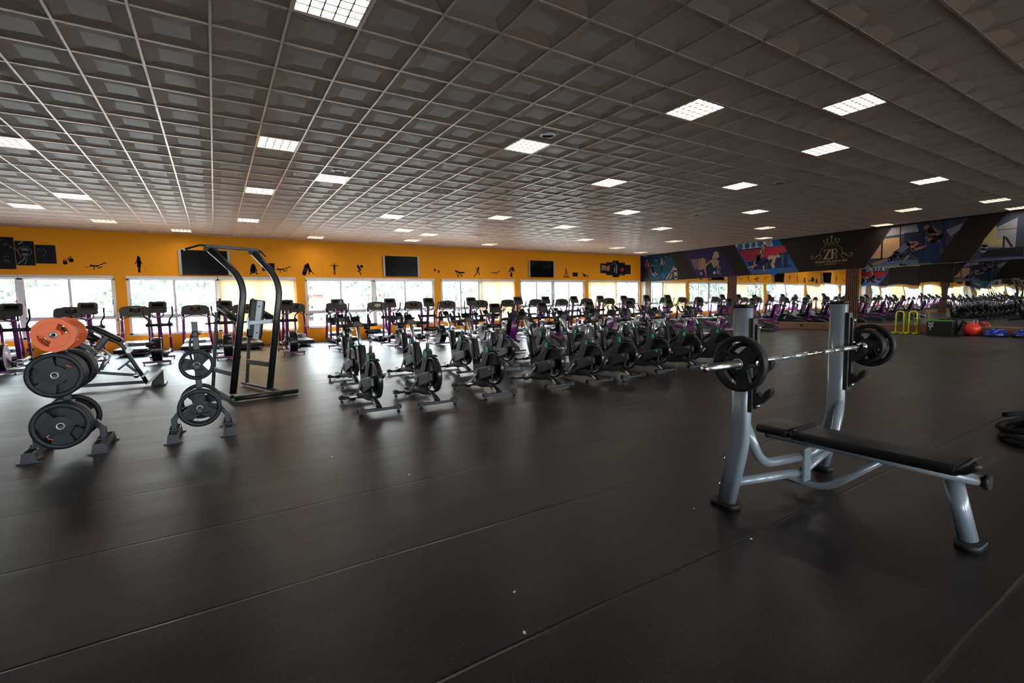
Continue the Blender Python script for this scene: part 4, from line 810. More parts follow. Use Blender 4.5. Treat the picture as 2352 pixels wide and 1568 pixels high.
# ================================================================ BATTLE ROPE AND SCRAPS
rp = MB(); pts = []
for k in range(64):
    a = k*.28; rr = .46+.06*math.sin(k*.9)+.04*math.sin(k*.23); pts.append((6.80+rr*1.15*math.cos(a+2.6)+.12*(k > 40), 1.16+rr*.62*math.sin(a+2.6), .027+(.052*(k//23))*(1 if k % 23 > 2 else .6)))
rp.tube(pts, .026, 8)
tag(rp.build('battle_rope', 'rope'), 'thick black battle rope coiled on the floor at the right edge beside the bench', 'rope')
for (x, y, s, a, lab) in ((1.17, 1.91, .011, .3, 'tiny white paper scrap on the floor, upper one of the two in the middle foreground'), (1.05, 1.64, .013, 1.2, 'tiny white paper scrap closest to the camera'),
                          (2.61, 1.57, .014, .1, 'tiny white paper sliver before the near foot of the bench'), (1.30, 3.77, .012, .5, 'tiny white scrap on the floor before the front spin bikes'),
                          (.86, 4.66, .012, .9, 'tiny white scrap on the floor before the pull-up tower'), (2.68, 2.02, .008, .7, 'tiny white scrap beside the near bench upright')):
    m = MB(); m.add([(-s, -s*.4, 0), (s*.2, -s*.5, 0), (s, .1*s, 0), (-.3*s, s*.5, 0), (-s, -s*.4, .001), (s*.2, -s*.5, .003), (s, .1*s, .001), (-.3*s, s*.5, .002)], [(0, 1, 2, 3), (4, 5, 6, 7), (0, 1, 5, 4), (1, 2, 6, 5), (2, 3, 7, 6), (3, 0, 4, 7)])
    o = m.build('paper_scrap', 'white'); o.location = (x, y, 0.0005); o.rotation_euler = (0, 0, a); tag(o, lab, 'paper scrap')
# ================================================================ SPIN BIKES
def make_spin_bike(label, loc):
    t = thing('spin_bike', label, 'spin bike', loc, 0, 'black spin bikes')
    # stabiliser bars with wedge ends and feet
    for y, nm in ((0.0, 'rear_bar'), (1.08, 'front_bar')):
        MB().sweep([(-.28, y, .055), (.28, y, .055)], rrect(.055, .04, .01, 2), smooth=False).build(nm, 'steelgrey' if y == 0 else 'blackmetal', t)
        e = MB()
        for s in (-1, 1):
            e.prism([(s*.285, .035), (s*.285, .085), (s*.25, .105), (s*.20, .08), (s*.20, .035)], 'y', y-.035, y+.035)
        e.build('end_cap', 'black', t)
        f = MB()
        for s in (-1, 1): f.lathe([(0, 0), (.022, 0), (.022, .014), (.009, .018), (.009, .04)], 'z', (s*.25, y, 0), 10)
        f.build('levelling_foot', 'black', t)
    lg = MB().sweep(fillet([(0, .56, .14), (0, .26, .15), (0, .10, .11), (0, .0, .065)], .12, 5), rrect(.07, .055, .014, 2), upv=(1, 0, 0)).build('rear_leg', 'black', t)
    st = MB()
    for s in (-.014, .014): st.sweep([(-.040, .15+s, .135), (-.040, .07+s, .085)], rrect(.008, .012, .002, 1), upv=(1, 0, 0), smooth=False)
    st.build('stripe', 'whiteprint', lg)
    MB().sweep(fillet([(0, .50, .13), (0, .80, .12), (0, 1.08, .065)], .2, 4), rrect(.09, .05, .014, 2), upv=(1, 0, 0)).build('front_beam', 'black', t)
    # frame
    fr = MB()
    fr.prism([(.82, .54), (.79, .36), (.74, .20), (.66, .11), (.42, .10), (.30, .135), (.36, .28), (.37, .42), (.32, .53), (.25, .65), (.235, .755), (.425, .755), (.45, .66), (.52, .50), (.60, .44), (.66, .47)], 'x', -.04, .04)
    fr.sweep([(0, .72, .50), (0, .47, .64)], rrect(.07, .045, .014, 2), upv=(1, 0, 0))
    fr.build('frame', 'black', t, bevel=.012)
    MB().sweep([(0, .71, .44), (0, .74, .52), (0, .79, .66), (0, .83, .80), (0, .835, .845)], rrect(.115, .18, .045, 3), upv=(0, 1, 0), scales=[(.8, .6), (.95, .75), (1, .95), (1, 1), (.9, .9)]).build('head_shroud', 'blackgloss', t)
    MB().sweep([(0, .33, .70), (0, .33, .775)], rrect(.085, .125, .02, 2), upv=(0, 1, 0), smooth=False).build('seat_collar', 'black', t)
    tl = MB().prism([(.265, .66), (.32, .67), (.31, .745), (.27, .745)], 'x', -.056, -.038)
    tl.build('adjust_lever', 'teal', t)
    MB().obox((-.062, .86, .845), (.03, .03, .02)).build('adjust_lever', 'teal', t)
    # flywheel with rounded guard
    fw_ = MB(); c = (0, .15, .43)
    fw_.lathe([(.05, -.022), (.212, -.022), (.228, -.036), (.250, -.030), (.257, 0), (.250, .030), (.228, .036), (.212, .022), (.05, .022)], 'x', c, 40)
    fl = fw_.build('flywheel', 'blackgloss', t)
    MB().lathe([(0, -.075), (.045, -.07), (.052, -.055), (.052, .05), (0, .055)], 'x', c, 24).build('hub', 'blackgloss', fl)
    gp = [(.15+.272*math.cos(a), .43+.272*math.sin(a)) for a in [math.radians(d) for d in range(20, 115, 8)]]
    MB().sweep([(0, p, q) for p, q in gp], rrect(.016, .085, .006, 2), upv=(1, 0, 0)).build('guard', 'black', t)
    MB().sweep([(-.05, .12, .37), (-.05, .16, .24)], rrect(.02, .02, .004, 1), upv=(1, 0, 0)).build('magnet_arm', 'silver', fl)
    # belt cover on the near side
    cv = MB(); P = [(.60, .37), (.11, .485), (.05, .47), (.04, .36), (.09, .33), (.50, .205), (.58, .215), (.65, .26), (.665, .32)]
    cv.prism(P, 'x', -.095, -.042)
    cov = cv.build('belt_cover', 'blackmetal', t, bevel=.008)
    em = MB()
    em.sweep([(-.098, .15+.022*math.cos(a), .43+.022*math.sin(a)) for a in [k*.5 for k in range(0, 11)]], rrect(.004, .005, .001, 1), upv=(1, 0, 0), smooth=False)
    em.sweep([(-.098, .165, .425), (-.098, .15, .41), (-.098, .13, .455)], rrect(.004, .006, .001, 1), upv=(1, 0, 0), smooth=False)
    em.sweep([(-.098, .20, .42), (-.098, .195, .445), (-.098, .18, .44)], rrect(.004, .005, .001, 1), upv=(1, 0, 0), smooth=False)
    em.build('emblem', 'cyan', cov)
    MB().lathe([(0, -.108), (.018, -.108), (.022, -.095)], 'x', (0, .56, .30), 14).build('axle_cap', 'cyan', cov)
    MB().lathe([(.022, -.102), (.075, -.099), (.085, -.094)], 'x', (0, .56, .30), 24).build('crank_disc', 'black', cov)
    for s, cy, cz in ((-1, .68, .145), (1, .44, .455)):
        cr = MB().sweep([(s*.115, .56, .30), (s*.125, cy, cz)], rrect(.018, .028, .006, 2), upv=(1, 0, 0)).build('crank_arm', 'silver' if s < 0 else 'blackmetal', t)
        pd = MB()
        x0, x1 = sorted((s*.135, s*.225))
        pd.box(x0, x1, cy-.045, cy+.045, cz-.012, cz+.006)
        for k in range(4): pd.box(x0+.002, x1-.002, cy-.045+k*.027, cy-.036+k*.027, cz+.004, cz+.022)
        pd.build('pedal', 'chrome', cr)
        cg = MB().sweep(fillet([((x0+x1)/2, cy-.03, cz-.01), ((x0+x1)/2, cy+.02, cz-.075), ((x0+x1)/2, cy+.075, cz-.03), ((x0+x1)/2, cy+.08, cz+.03)], .03, 4), rrect(.008, .07, .003, 1), upv=(1, 0, 0)); cg.build('toe_cage', 'black', cr)
        MB().tube(fillet([((x0+x1)/2-s*.0, cy+.03, cz+.03), ((x0+x1)/2+s*.05, cy+.02, cz-.02), ((x0+x1)/2+s*.06, cy, cz-.10)], .03, 3), .004, 5).build('toe_strap', 'black', cr)
    # seat
    MB().sweep([(0, .345, .74), (0, .29, .985)], rrect(.035, .065, .01, 2), upv=(0, 1, 0)).build('seat_post', 'silver', t)
    MB().box(-.022, .022, .17, .36, .975, .998).build('seat_slider', 'silver', t, bevel=.004)
    MB().tube([(-.06, .25, .985), (.03, .25, .985)], .012, 8).build('slider_knob', 'black', t)
    sm = MB()
    Y = [.10, .13, .18, .24, .30, .36, .395]; W = [.055, .085, .09, .07, .04, .026, .018]; Z = [1.082, 1.085, 1.078, 1.068, 1.066, 1.068, 1.062]
    sm.sweep([(0, y, z) for y, z in zip(Y, Z)], rrect(2, .05, .024, 4), scales=[1]*7)
    vs = []; prof = [(math.cos(a), math.sin(a)) for a in [2*PI*i/16 for i in range(16)]]
    sm = MB(); allv = []
    for y, w, z in zip(Y, W, Z):
        for ca, sa in prof:
            allv.append((w*1.2*(1 if ca > 0 else -1)*abs(ca)**.7, y, z+(.024 if sa > 0 else .034)*(1 if sa > 0 else -1)*abs(sa)**.8-(.006*(1-abs(ca)) if sa > 0 else 0)))
    n = 16; fs = [(i*n+j, i*n+(j+1) % n, (i+1)*n+(j+1) % n, (i+1)*n+j) for i in range(6) for j in range(n)]+[tuple(range(n)), tuple(range(6*n, 7*n))]
    sm.add(allv, fs, True); sd = sm.build('saddle', 'pad', t)
    MB().box(-.02, .02, .22, .29, .995, 1.05).build('saddle_clamp', 'chrome', sd)
    # handlebar
    MB().sweep([(0, .83, .80), (0, .985, 1.10)], rrect(.04, .07, .01, 2), upv=(0, 1, 0)).build('handlebar_post', 'silver', t)
    hb = MB()
    hb.sweep([(-.255, .90, 1.135), (-.24, .97, 1.13), (-.12, 1.0, 1.13), (0, 1.0, 1.14), (.12, 1.0, 1.13), (.24, .97, 1.13), (.255, .90, 1.135)], circ(.024, 10), upv=(0, 0, 1))
    for s in (-1, 1):
        hb.sweep(fillet([(s*.21, .97, 1.13), (s*.23, 1.12, 1.12), (s*.235, 1.15, 1.16), (s*.22, 1.21, 1.25)], .04, 3), circ(.018, 8), upv=(1, 0, 0))
        hb.sweep(fillet([(s*.07, 1.0, 1.135), (s*.075, 1.14, 1.13), (s*.065, 1.22, 1.26)], .04, 3), circ(.017, 8), upv=(1, 0, 0))
    hb.build('handlebar', 'rubber', t)
    MB().prism([(-.09, 1.115), (.09, 1.115), (.055, 1.175), (0, 1.195), (-.055, 1.175)], 'y', .955, 1.04).build('handlebar_hub', 'black', t, bevel=.008)
    MB().lathe([(0, .03), (.04, .03), (.045, .022), (.045, -.02), (0, -.03)], 'z', (-.15, 1.01, 1.085), 18).build('bottle_holder', 'black', t)
    MB().lathe([(0, .03), (.04, .03), (.045, .022), (.045, -.02), (0, -.03)], 'z', (.15, 1.01, 1.085), 18).build('bottle_holder', 'black', t)
    MB().obox((0, 1.10, 1.215), (.13, .02, .085), (-.6, 0, 0)).build('display', 'screen', t, bevel=.005)
    return t
rowA = [1.77, 2.57, 3.57, 4.70, 5.50, 6.30, 7.31, 8.25, 9.35]
rowB = [2.06, 3.22, 4.28, 5.27, 6.28, 7.30, 8.32, 9.36, 10.4]
la = ['nearest the pull-up tower', 'second from the pull-up tower', 'third from the pull-up tower', 'fourth from the pull-up tower', 'fifth from the pull-up tower', 'sixth, in the middle of the row',
      'third from the bench press end', 'partly behind the end of the barbell', 'right behind the near plates of the barbell']
proto = None
for k, x in enumerate(rowA):
    lab = 'black spin bike in the front row, '+la[k]
    yy = 6.12+(.05 if k > 3 else 0)-(.12 if 3 < k < 6 else 0)
    if proto is None: proto = make_spin_bike(lab, (x, 6.18, 0))
    else: dup(proto, (x, yy, 0), lab)
lb = ['directly behind the bike nearest the pull-up tower', 'behind the second front row bike', 'behind the third front row bike', 'seen between third and fourth front bikes', 'behind the fourth front row bike', 'behind the fifth front row bike', 'behind the sixth front row bike',
      'second from its right end', 'at its right end behind the barbell sleeve']
for k, x in enumerate(rowB):
    dup(proto, (x, 8.52, 0), 'black spin bike in the second row, '+lb[k])

# ================================================================ TREADMILLS
def make_treadmill(label, loc):
    t = thing('treadmill', label, 'treadmill', loc, 0, 'treadmills facing the windows')
    d = MB().box(-.41, .41, -1.0, .45, .15, .235).build('deck', 'deck', t, bevel=.012)
    MB().box(-.27, .27, -.97, .45, .2355, .238).build('belt', 'belt', d)
    MB().sweep([(-.43, -1.0, .17), (.43, -1.0, .17)], rrect(.10, .13, .045, 3)).build('rear_roller_cover', 'bodygrey', t)
    m = MB()
    for s in (-1, 1): m.box(s*.32-.03, s*.32+.03, -.85, .95, .06, .15)
    m.box(-.35, .35, -.88, -.80, .07, .14); m.box(-.35, .35, .85, .95, .05, .14)
    m.build('base_frame', 'purple', t)
    f = MB()
    for s in (-1, 1):
        for y in (-.82, .88): f.lathe([(0, 0), (.025, 0), (.02, .02), (.01, .03), (.01, .08)], 'z', (s*.30, y, 0), 10)
    f.build('levelling_foot', 'black', t)
    MB().prism([(.35, .20), (.42, .33), (.62, .40), (.88, .36), (.98, .24), (.98, .12), (.35, .15)], 'x', -.38, .38).build('motor_hood', 'lightgrey', t, bevel=.02)
    MB().prism([(.36, .24), (.42, .335), (.50, .365), (.50, .30), (.40, .235)], 'x', -.24, .24).build('hood_vent', 'bodygrey', t)
    for s in (-1, 1):
        MB().sweep([(s*.40, .62, .14), (s*.365, .60, 1.18)], rrect(.095, .11, .025, 3), upv=(0, 1, 0)).build('upright', 'purple', t)
        MB().sweep([(s*.365, .60, 1.10), (s*.37, .56, 1.20), (s*.385, .52, 1.36)], rrect(.085, .09, .03, 3), upv=(0, 1, 0), scales=[.9, 1.05, 1.1]).build('console_cheek', 'bodygrey', t)
        MB().sweep([(s*.385, .60, 1.13), (s*.40, .30, 1.12), (s*.40, .12, 1.12)], circ(.026, 10)).build('side_rail', 'silver', t)
        MB().tube([(s*.40, .125, 1.12), (s*.40, .105, 1.12)], .028, 10).build('rail_cap', 'black', t)
        MB().prism([(.62, .94), (.66, 1.10), (.42, 1.105), (.55, 1.04)], 'x', s*.375-.02, s*.375+.02).build('rail_bracket', 'silver', t)
    MB().tube(fillet([(-.36, .52, 1.12), (-.20, .44, 1.20), (0, .42, 1.235), (.20, .44, 1.20), (.36, .52, 1.12)], .08, 4), .014, 8).build('cross_grip', 'rubber', t)
    cs = MB(); top = [(-.41, 1.34), (-.40, 1.47), (-.33, 1.53), (-.15, 1.565), (0, 1.572), (.15, 1.565), (.33, 1.53), (.40, 1.47), (.41, 1.34), (.35, 1.23), (.30, 1.20), (-.30, 1.20), (-.35, 1.23)]
    Ms = Matrix.Translation((0, .50, 1.38)) @ Matrix.Rotation(math.radians(-22), 4, 'X')
    for sgn, y in ((0, -.03), (1, .045)): pass
    n = len(top)
    vs = [Ms @ Vector((x, -.03, z-1.38)) for x, z in top]+[Ms @ Vector((x*.95, .045, (z-1.38)*.9)) for x, z in top]
    cs.add(vs, [tuple(range(n)), tuple(range(n, 2*n))[::-1]]+[(i, (i+1) % n, n+(i+1) % n, n+i) for i in range(n)])
    co = cs.build('console', 'consolegrey', t, bevel=.008)
    q = MB().box(-.14, .14, -.0335, -.031, -.03, .085, Ms); q.build('screen', 'screen', co)
    q = MB()
    for a in range(5):
        for b2 in range(2): q.box(-.07+a*.032, -.055+a*.032, -.036, -.0335, .0+b2*.035, .012+b2*.035, Ms)
    q.build('key', 'orange_led', co)
    q = MB().box(-.05, .05, -.0345, -.031, .095, .102, Ms); q.build('nameplate', 'whiteprint', co)
    q = MB().box(-.06, .06, -.038, -.031, -.075, -.05, Ms); q.build('stop_ledge', 'blackgloss', co)
    return t
TX = [-5.4, -3.80, -2.22, -.56, .95, 2.57, 4.15, 5.77, 7.36, 8.96, 10.65, 12.2, 13.85, 15.5, 17.2, 18.85, 20.5]
tlab = ['cut by the left edge', 'whose hand rail shows above the orange plates', 'behind the chest supported row machine', 'framed by the window left of the pull-up tower', 'behind the back pad of the pull-up tower', 'just right of the pull-up tower', 'in front of the first bare window after the tyre pusher sticker',
        'before the middle of the first double window right of the tower', 'under the middle television', 'before the narrow orange wall strip right of the middle television', 'before the blind under the box stepper sticker', 'left of the narrow orange wall strip before the third television', 'under the third television',
        'between the third television and the treadmill walker sticker', 'before the wall strip under the five small prints', 'under the five small prints', 'last one, in the corner by the mirror wall']
tp = None
for k, x in enumerate(TX):
    lab = 'purple and black treadmill '+tlab[k]
    if tp is None: tp = make_treadmill(lab, (x, 19.42, 0))
    else: dup(tp, (x, 19.42, 0), lab)

# ================================================================ ELLIPTICALS
def make_elliptical(label, loc):
    t = thing('elliptical_trainer', label, 'elliptical', loc, 0, 'elliptical trainers')
    for y, z, nm in ((0, .07, 'rear_bar'), (1.55, .07, 'front_bar')):
        MB().sweep([(-.30, y, z), (.30, y, z)], rrect(.07, .055, .014, 2), smooth=False).build(nm, 'purple', t)
        f = MB()
        for s in (-1, 1): f.lathe([(0, 0), (.024, 0), (.02, .018), (.009, .025), (.009, .05)], 'z', (s*.27, y, 0), 10)
        f.build('levelling_foot', 'black', t)
    MB().sweep([(0, 0, .07), (0, 1.55, .07)], rrect(.09, .05, .01, 2), smooth=False).build('base_beam', 'purple', t)
    hs = MB(); P = [(.27+.30*math.cos(a)*(1.0), .37+.30*math.sin(a)) for a in [2*PI*k/28 for k in range(28)]]
    hs.prism(P, 'x', -.085, .085, smooth=False)
    ho = hs.build('wheel_housing', 'lightgrey', t, bevel=.01)
    MB().sweep([(0, .27+.305*math.cos(a), .37+.305*math.sin(a)) for a in [math.radians(d) for d in range(75, 292, 9)]], rrect(.03, .215, .014, 3), upv=(1, 0, 0)).build('rim_cover', 'blackgloss', ho)
    for s in (-1, 1):
        MB().lathe([(0, s*.088), (.15, s*.088), (.155, s*.086), (.155, s*.07)], 'x', (0, .27, .37), 28).build('round_badge', 'pinkdisc', ho)
        yy, zz = (.10, .52) if s < 0 else (.42, .20)
        MB().sweep([(s*.10, .27, .37), (s*.12, yy, zz)], rrect(.03, .05, .01, 2), upv=(1, 0, 0)).build('crank_arm', 'silver', t)
        MB().sweep([(s*.125, yy, zz), (s*.21, yy, zz)], rrect(.13, .13, .05, 3), upv=(0, 0, 1)).build('crank_pod', 'bodygrey', t)
        MB().sweep(fillet([(s*.17, yy, zz), (s*.19, .9, .30 if s < 0 else .22), (s*.23, 1.36, .30)], .2, 4), rrect(.05, .07, .02, 2)).build('pedal_arm', 'lightgrey', t)
        pz = .34 if s < 0 else .26
        MB().obox((s*.185, .80, pz), (.13, .36, .035), (0, 0, 0)).build('foot_pedal', 'black', t, bevel=.012)
        MB().sweep([(s*.235, 1.36, .26), (s*.235, 1.30, .98)], rrect(.06, .07, .02, 2), upv=(0, 1, 0)).build('swing_arm', 'purple', t)
        MB().lathe([(0, s*.262), (.06, s*.262), (.065, s*.24), (.065, s*.20), (0, s*.20)], 'x', (0, 1.36, .26), 16).build('pivot_cover', 'black', t)
        MB().sweep([(s*.235, 1.30, .96), (s*.235, 1.30, 1.07)], circ(.045, 10), upv=(0, 1, 0), scales=[1.1, .7]).build('pivot_boot', 'black', t)
        MB().tube(fillet([(s*.235, 1.30, 1.05), (s*.235, 1.28, 1.14), (s*.33, 1.18, 1.25), (s*.335, 1.12, 1.50)], .08, 4), .020, 8).build('moving_handle', 'rubber', t)
    MB().sweep([(-.31, 1.31, .99), (.31, 1.31, .99)], rrect(.08, .09, .035, 3)).build('pivot_crossbar', 'black', t)
    MB().sweep(fillet([(0, 1.50, .08), (0, 1.36, 1.0), (0, 1.30, 1.36)], .2, 4), rrect(.10, .11, .03, 3), upv=(0, 1, 0)).build('mast', 'purple', t)
    MB().tube(fillet([(-.12, 1.16, 1.36), (-.13, 1.08, 1.24), (0, 1.22, 1.18), (.13, 1.08, 1.24), (.12, 1.16, 1.36)], .05, 3), .012, 8).build('fixed_handle', 'rubber', t)
    m = MB()
    for s in (-1, 1): m.sweep([(s*.12, .80+.3, .11), (s*.12, 1.52, .11)], circ(.022, 8)) 
    m.sweep([(0, .55, .14), (0, 1.2, .16)], circ(.05, 12)); m.build('guide_tube', 'silver', t)
    Ms = Matrix.Translation((0, 1.24, 1.475)) @ Matrix.Rotation(math.radians(-22), 4, 'X')
    P = [(-.18, -.17), (.18, -.17), (.215, -.13), (.205, .145), (.17, .175), (0, .18), (-.17, .175), (-.205, .145), (-.215, -.13)]
    n = len(P); c = MB(); c.add([Ms @ Vector((x, -.03, z)) for x, z in P]+[Ms @ Vector((x*.85, .05, z*.85)) for x, z in P], [tuple(range(n)), tuple(range(n, 2*n))[::-1]]+[(i, (i+1) % n, n+(i+1) % n, n+i) for i in range(n)])
    co = c.build('console', 'consolegrey', t, bevel=.008)
    MB().box(-.13, .13, -.034, -.031, .02, .12, Ms).build('screen', 'screen', co)
    MB().box(-.17, .17, -.045, -.031, -.02, -.005, Ms).build('tablet_ledge', 'blackgloss', co)
    return t
EX = [(-4.25, 15.3), (-2.82, 15.3), (-1.34, 15.3), (.26, 15.35), (1.95, 15.45), (3.50, 15.4), (5.25, 15.3), (6.65, 15.2), (8.45, 15.3), (10.6, 15.3), (12.0, 15.3), (13.55, 15.3), (15.1, 15.3), (16.6, 15.3), (18.15, 15.3), (19.7, 15.3)]
elab = ['at the left edge of the view', 'behind the orange plates', 'with its round housing facing us right of the row machine', 'behind the plate tree post and the pull-up tower', 'just right of the pull-up tower', 'behind the spin bike nearest the tower', 'behind the second front row spin bike',
        'with a lilac disc on its housing beside the third spin bike', 'under the figure planking on kettlebells', 'before the orange strip left of the third television', 'under the left side of the third television', 'under the right side of the third television', 'before the blind beside the small dark panel sticker',
        'under the five small canvas prints', 'near the corner, seen against the slatted pillar', 'closest to the mirror wall']
ep = None
for k, (x, y) in enumerate(EX):
    lab = 'purple framed elliptical trainer '+elab[k]
    if ep is None: ep = make_elliptical(lab, (x, y, 0))
    else: dup(ep, (x, y, 0), lab)

# ================================================================ RECUMBENT BIKES
def make_recumbent(label, loc):
    t = thing('recumbent_bike', label, 'recumbent bike', loc, 0, 'recumbent bikes')
    for y, nm in ((0, 'rear_bar'), (1.50, 'front_bar')):
        MB().sweep([(-.29, y, .05), (.29, y, .05)], rrect(.08, .05, .014, 2), smooth=False).build(nm, 'purple', t)
    s0 = MB().prism([(.02, .06), (.06, .14), (.30, .26), (.48, .30), (.75, .36), (.92, .52), (1.10, .62), (1.30, .62), (1.48, .52), (1.58, .34), (1.56, .10), (1.50, .06)], 'x', -.15, .15).build('body_shroud', 'bodygrey', t, bevel=.035)
    text_part('LifeFitness', .085, 'brand_lettering', 'whiteprint', s0, Matrix.Translation((-.152, .78, .16)) @ Matrix.Rotation(-PI/2, 4, 'Z') @ Matrix.Rotation(PI/2, 4, 'X'), .001)
    MB().lathe([(0, -.165), (.075, -.16), (.085, -.15)], 'x', (0, .52, .17), 24).build('side_cap', 'bodygrey', s0)
    MB().box(-.152, -.05, .70, 1.3, .05, .11).build('step_rail', 'deck', t, bevel=.01)
    for s in (-1, 1):
        MB().sweep([(s*.10, .02, .30), (s*.10, .85, .47)], rrect(.05, .07, .01, 2), smooth=False).build('seat_rail', 'purple', t)
        MB().sweep([(s*.07, .05, .36), (s*.07, .80, .51)], rrect(.03, .02, .004, 1), smooth=False).build('rail_strip', 'silver', t)
        yy, zz = (1.24, .27) if s < 0 else (1.12, .53)
        cr = MB().sweep([(s*.165, 1.18, .40), (s*.18, yy, zz)], rrect(.02, .04, .01, 2), upv=(1, 0, 0)).build('crank_arm', 'silver', t)
        MB().obox((s*.24, yy, zz), (.11, .10, .035)).build('pedal', 'black', cr, bevel=.008)
        MB().lathe([(0, s*.18), (.035, s*.178), (.04, s*.155)], 'x', (0, 1.18, .40), 16).build('axle_cap', 'silver', t)
        MB().tube(fillet([(s*.20, .28, .58), (s*.27, .30, .60), (s*.27, .48, .76), (s*.27, .58, .78)], .06, 3), .016, 8).build('seat_handle', 'rubber', t)
    MB().sweep([(0, .26, .545), (0, .30, .56), (0, .60, .58), (0, .66, .57)], rrect(.42, .08, .035, 3), scales=[.8, 1, 1, .75]).build('seat_cushion', 'pad', t)
    MB().sweep([(0, .26, .60), (0, .22, .70), (0, .12, 1.05), (0, .10, 1.12)], rrect(.40, .075, .03, 3), upv=(0, 1, 0), scales=[.85, 1, .9, .7]).build('backrest', 'pad', t)
    MB().sweep([(0, .20, .42), (0, .155, .62), (0, .07, 1.0)], rrect(.20, .05, .015, 2), upv=(0, 1, 0)).build('backrest_shell', 'purple', t)
    MB().sweep([(0, .20, .40), (0, .45, .52)], rrect(.24, .09, .02, 2)).build('seat_carriage', 'purple', t)
    MB().sweep(fillet([(0, 1.44, .50), (0, 1.30, 1.0), (0, 1.27, 1.16)], .15, 4), rrect(.09, .10, .025, 3), upv=(0, 1, 0)).build('mast', 'purple', t)
    m = MB()
    for s in (-1, 1): m.box(s*.11-.045, s*.11+.045, 1.25, 1.34, .93, 1.05)
    m.build('cup_holder', 'purple', t, bevel=.01)
    MB().tube(fillet([(-.20, 1.05, 1.12), (-.26, 1.02, 1.24), (-.16, 1.22, 1.08), (.16, 1.22, 1.08), (.26, 1.02, 1.24), (.20, 1.05, 1.12)], .05, 3), .015, 8).build('console_handle', 'rubber', t)
    Ms = Matrix.Translation((0, 1.19, 1.25)) @ Matrix.Rotation(math.radians(-22), 4, 'X')
    P = [(-.15, -.15), (.15, -.15), (.19, -.11), (.185, .12), (.15, .15), (0, .155), (-.15, .15), (-.185, .12), (-.19, -.11)]
    n = len(P); c = MB(); c.add([Ms @ Vector((x, -.03, z)) for x, z in P]+[Ms @ Vector((x*.85, .05, z*.85)) for x, z in P], [tuple(range(n)), tuple(range(n, 2*n))[::-1]]+[(i, (i+1) % n, n+(i+1) % n, n+i) for i in range(n)])
    co = c.build('console', 'consolegrey', t, bevel=.008)
    MB().box(-.13, .13, -.034, -.031, .02, .125, Ms).build('screen', 'screen', co)
    MB().box(-.17, .17, -.045, -.031, -.02, -.005, Ms).build('tablet_ledge', 'blackgloss', co)
    return t
RX = [7.2, 8.95, 10.95, 12.85, 15.0, 16.85, 18.85, 20.55]
rlab = ['leftmost one, rising behind the third front row spin bike', 'second from the left end of its row', 'third in its row, under the treadmill walker sticker', 'fourth in its row, under the five small canvas prints', 'fifth in its row, before the corner of the hall',
        'sixth in its row, its lettering showing between spin bikes', 'partly hidden by the near bench upright', 'closest to the mirror wall, standing alone on open floor']
rp0 = None
for k, x in enumerate(RX):
    lab = 'charcoal and purple recumbent bike, '+rlab[k]
    if rp0 is None: rp0 = make_recumbent(lab, (x, 11.35, 0))
    else: dup(rp0, (x, 11.35, 0), lab)

# ================================================================ TELEVISIONS
TV0 = None
for (a, b, z0, z1, lab) in ((-.96, .60, 2.61, 3.50, 'largest looking black wall television behind the pull-up tower'), (6.25, 7.88, 2.64, 3.53, 'black wall television between the barbell squat and kettlebell stickers'), (13.77, 15.42, 2.68, 3.55, 'black wall television nearest the mirror wall')):
    t = thing('wall_television', lab, 'television', ((a+b)/2, YW, (z0+z1)/2), 0, 'wall televisions')
    w, h = (b-a)/2, (z1-z0)/2
    MB().box(-w+.02, w-.02, -.085, -.02, -h+.02, h-.02).build('casing', 'black', t, bevel=.01)
    for s in (-1, 1): x0, x1 = sorted((s*w, s*(w-.085))); MB().box(x0, x1, -.10, -.03, -h, h).build('speaker_strip', 'deck', t, bevel=.008)
    MB().box(-w+.087, w-.087, -.092, -.084, -h+.01, h-.01).build('screen', 'screen', t)
    MB().box(-.2, .2, -.025, 0, -.2, .2).build('wall_bracket', 'black', t)
# ================================================================ WALL STICKERS
def stroke_poly(pts, w):
    pts = [Vector((p[0], p[1])) for p in pts]; L = []; R = []
    for i, p in enumerate(pts):
        a = (p-pts[i-1]).normalized() if i else None; b = (pts[i+1]-p).normalized() if i < len(pts)-1 else None
        t = (a+b) if a is not None and b is not None else (a if a is not None else b)
        if t.length < 1e-6: t = Vector((1, 0))
        t.normalize(); n = Vector((-t.y, t.x)); L.append(p+n*w/2); R.append(p-n*w/2)
    return L, R
def add_shape(mb, it, P, h0, h1):
    # it: ('s', pts, w) | ('d', c, r) | ('p', pts); P maps (u, v, h) to 3D
    if it[0] == 'd' or it[0] == 'p':
        pts = [(it[1][0]+it[2]*math.cos(2*PI*k/18), it[1][1]+it[2]*math.sin(2*PI*k/18)) for k in range(18)] if it[0] == 'd' else it[1]
        n = len(pts); mb.add([P(u, v, h0) for u, v in pts]+[P(u, v, h1) for u, v in pts], [tuple(range(n)), tuple(range(n, 2*n))[::-1]]+[(i, (i+1) % n, n+(i+1) % n, n+i) for i in range(n)])
    else:
        L, R = stroke_poly(it[1], it[2])
        for i in range(len(L)-1):
            q = [L[i], L[i+1], R[i+1], R[i]]
            mb.add([P(u.x, u.y, h0) for u in q]+[P(u.x, u.y, h1) for u in q], [(0, 1, 2, 3), (7, 6, 5, 4), (0, 1, 5, 4), (1, 2, 6, 5), (2, 3, 7, 6), (3, 0, 4, 7)])
        for e in (it[1][0], it[1][-1]): add_shape(mb, ('d', e, it[2]/2), P, h0, h1)
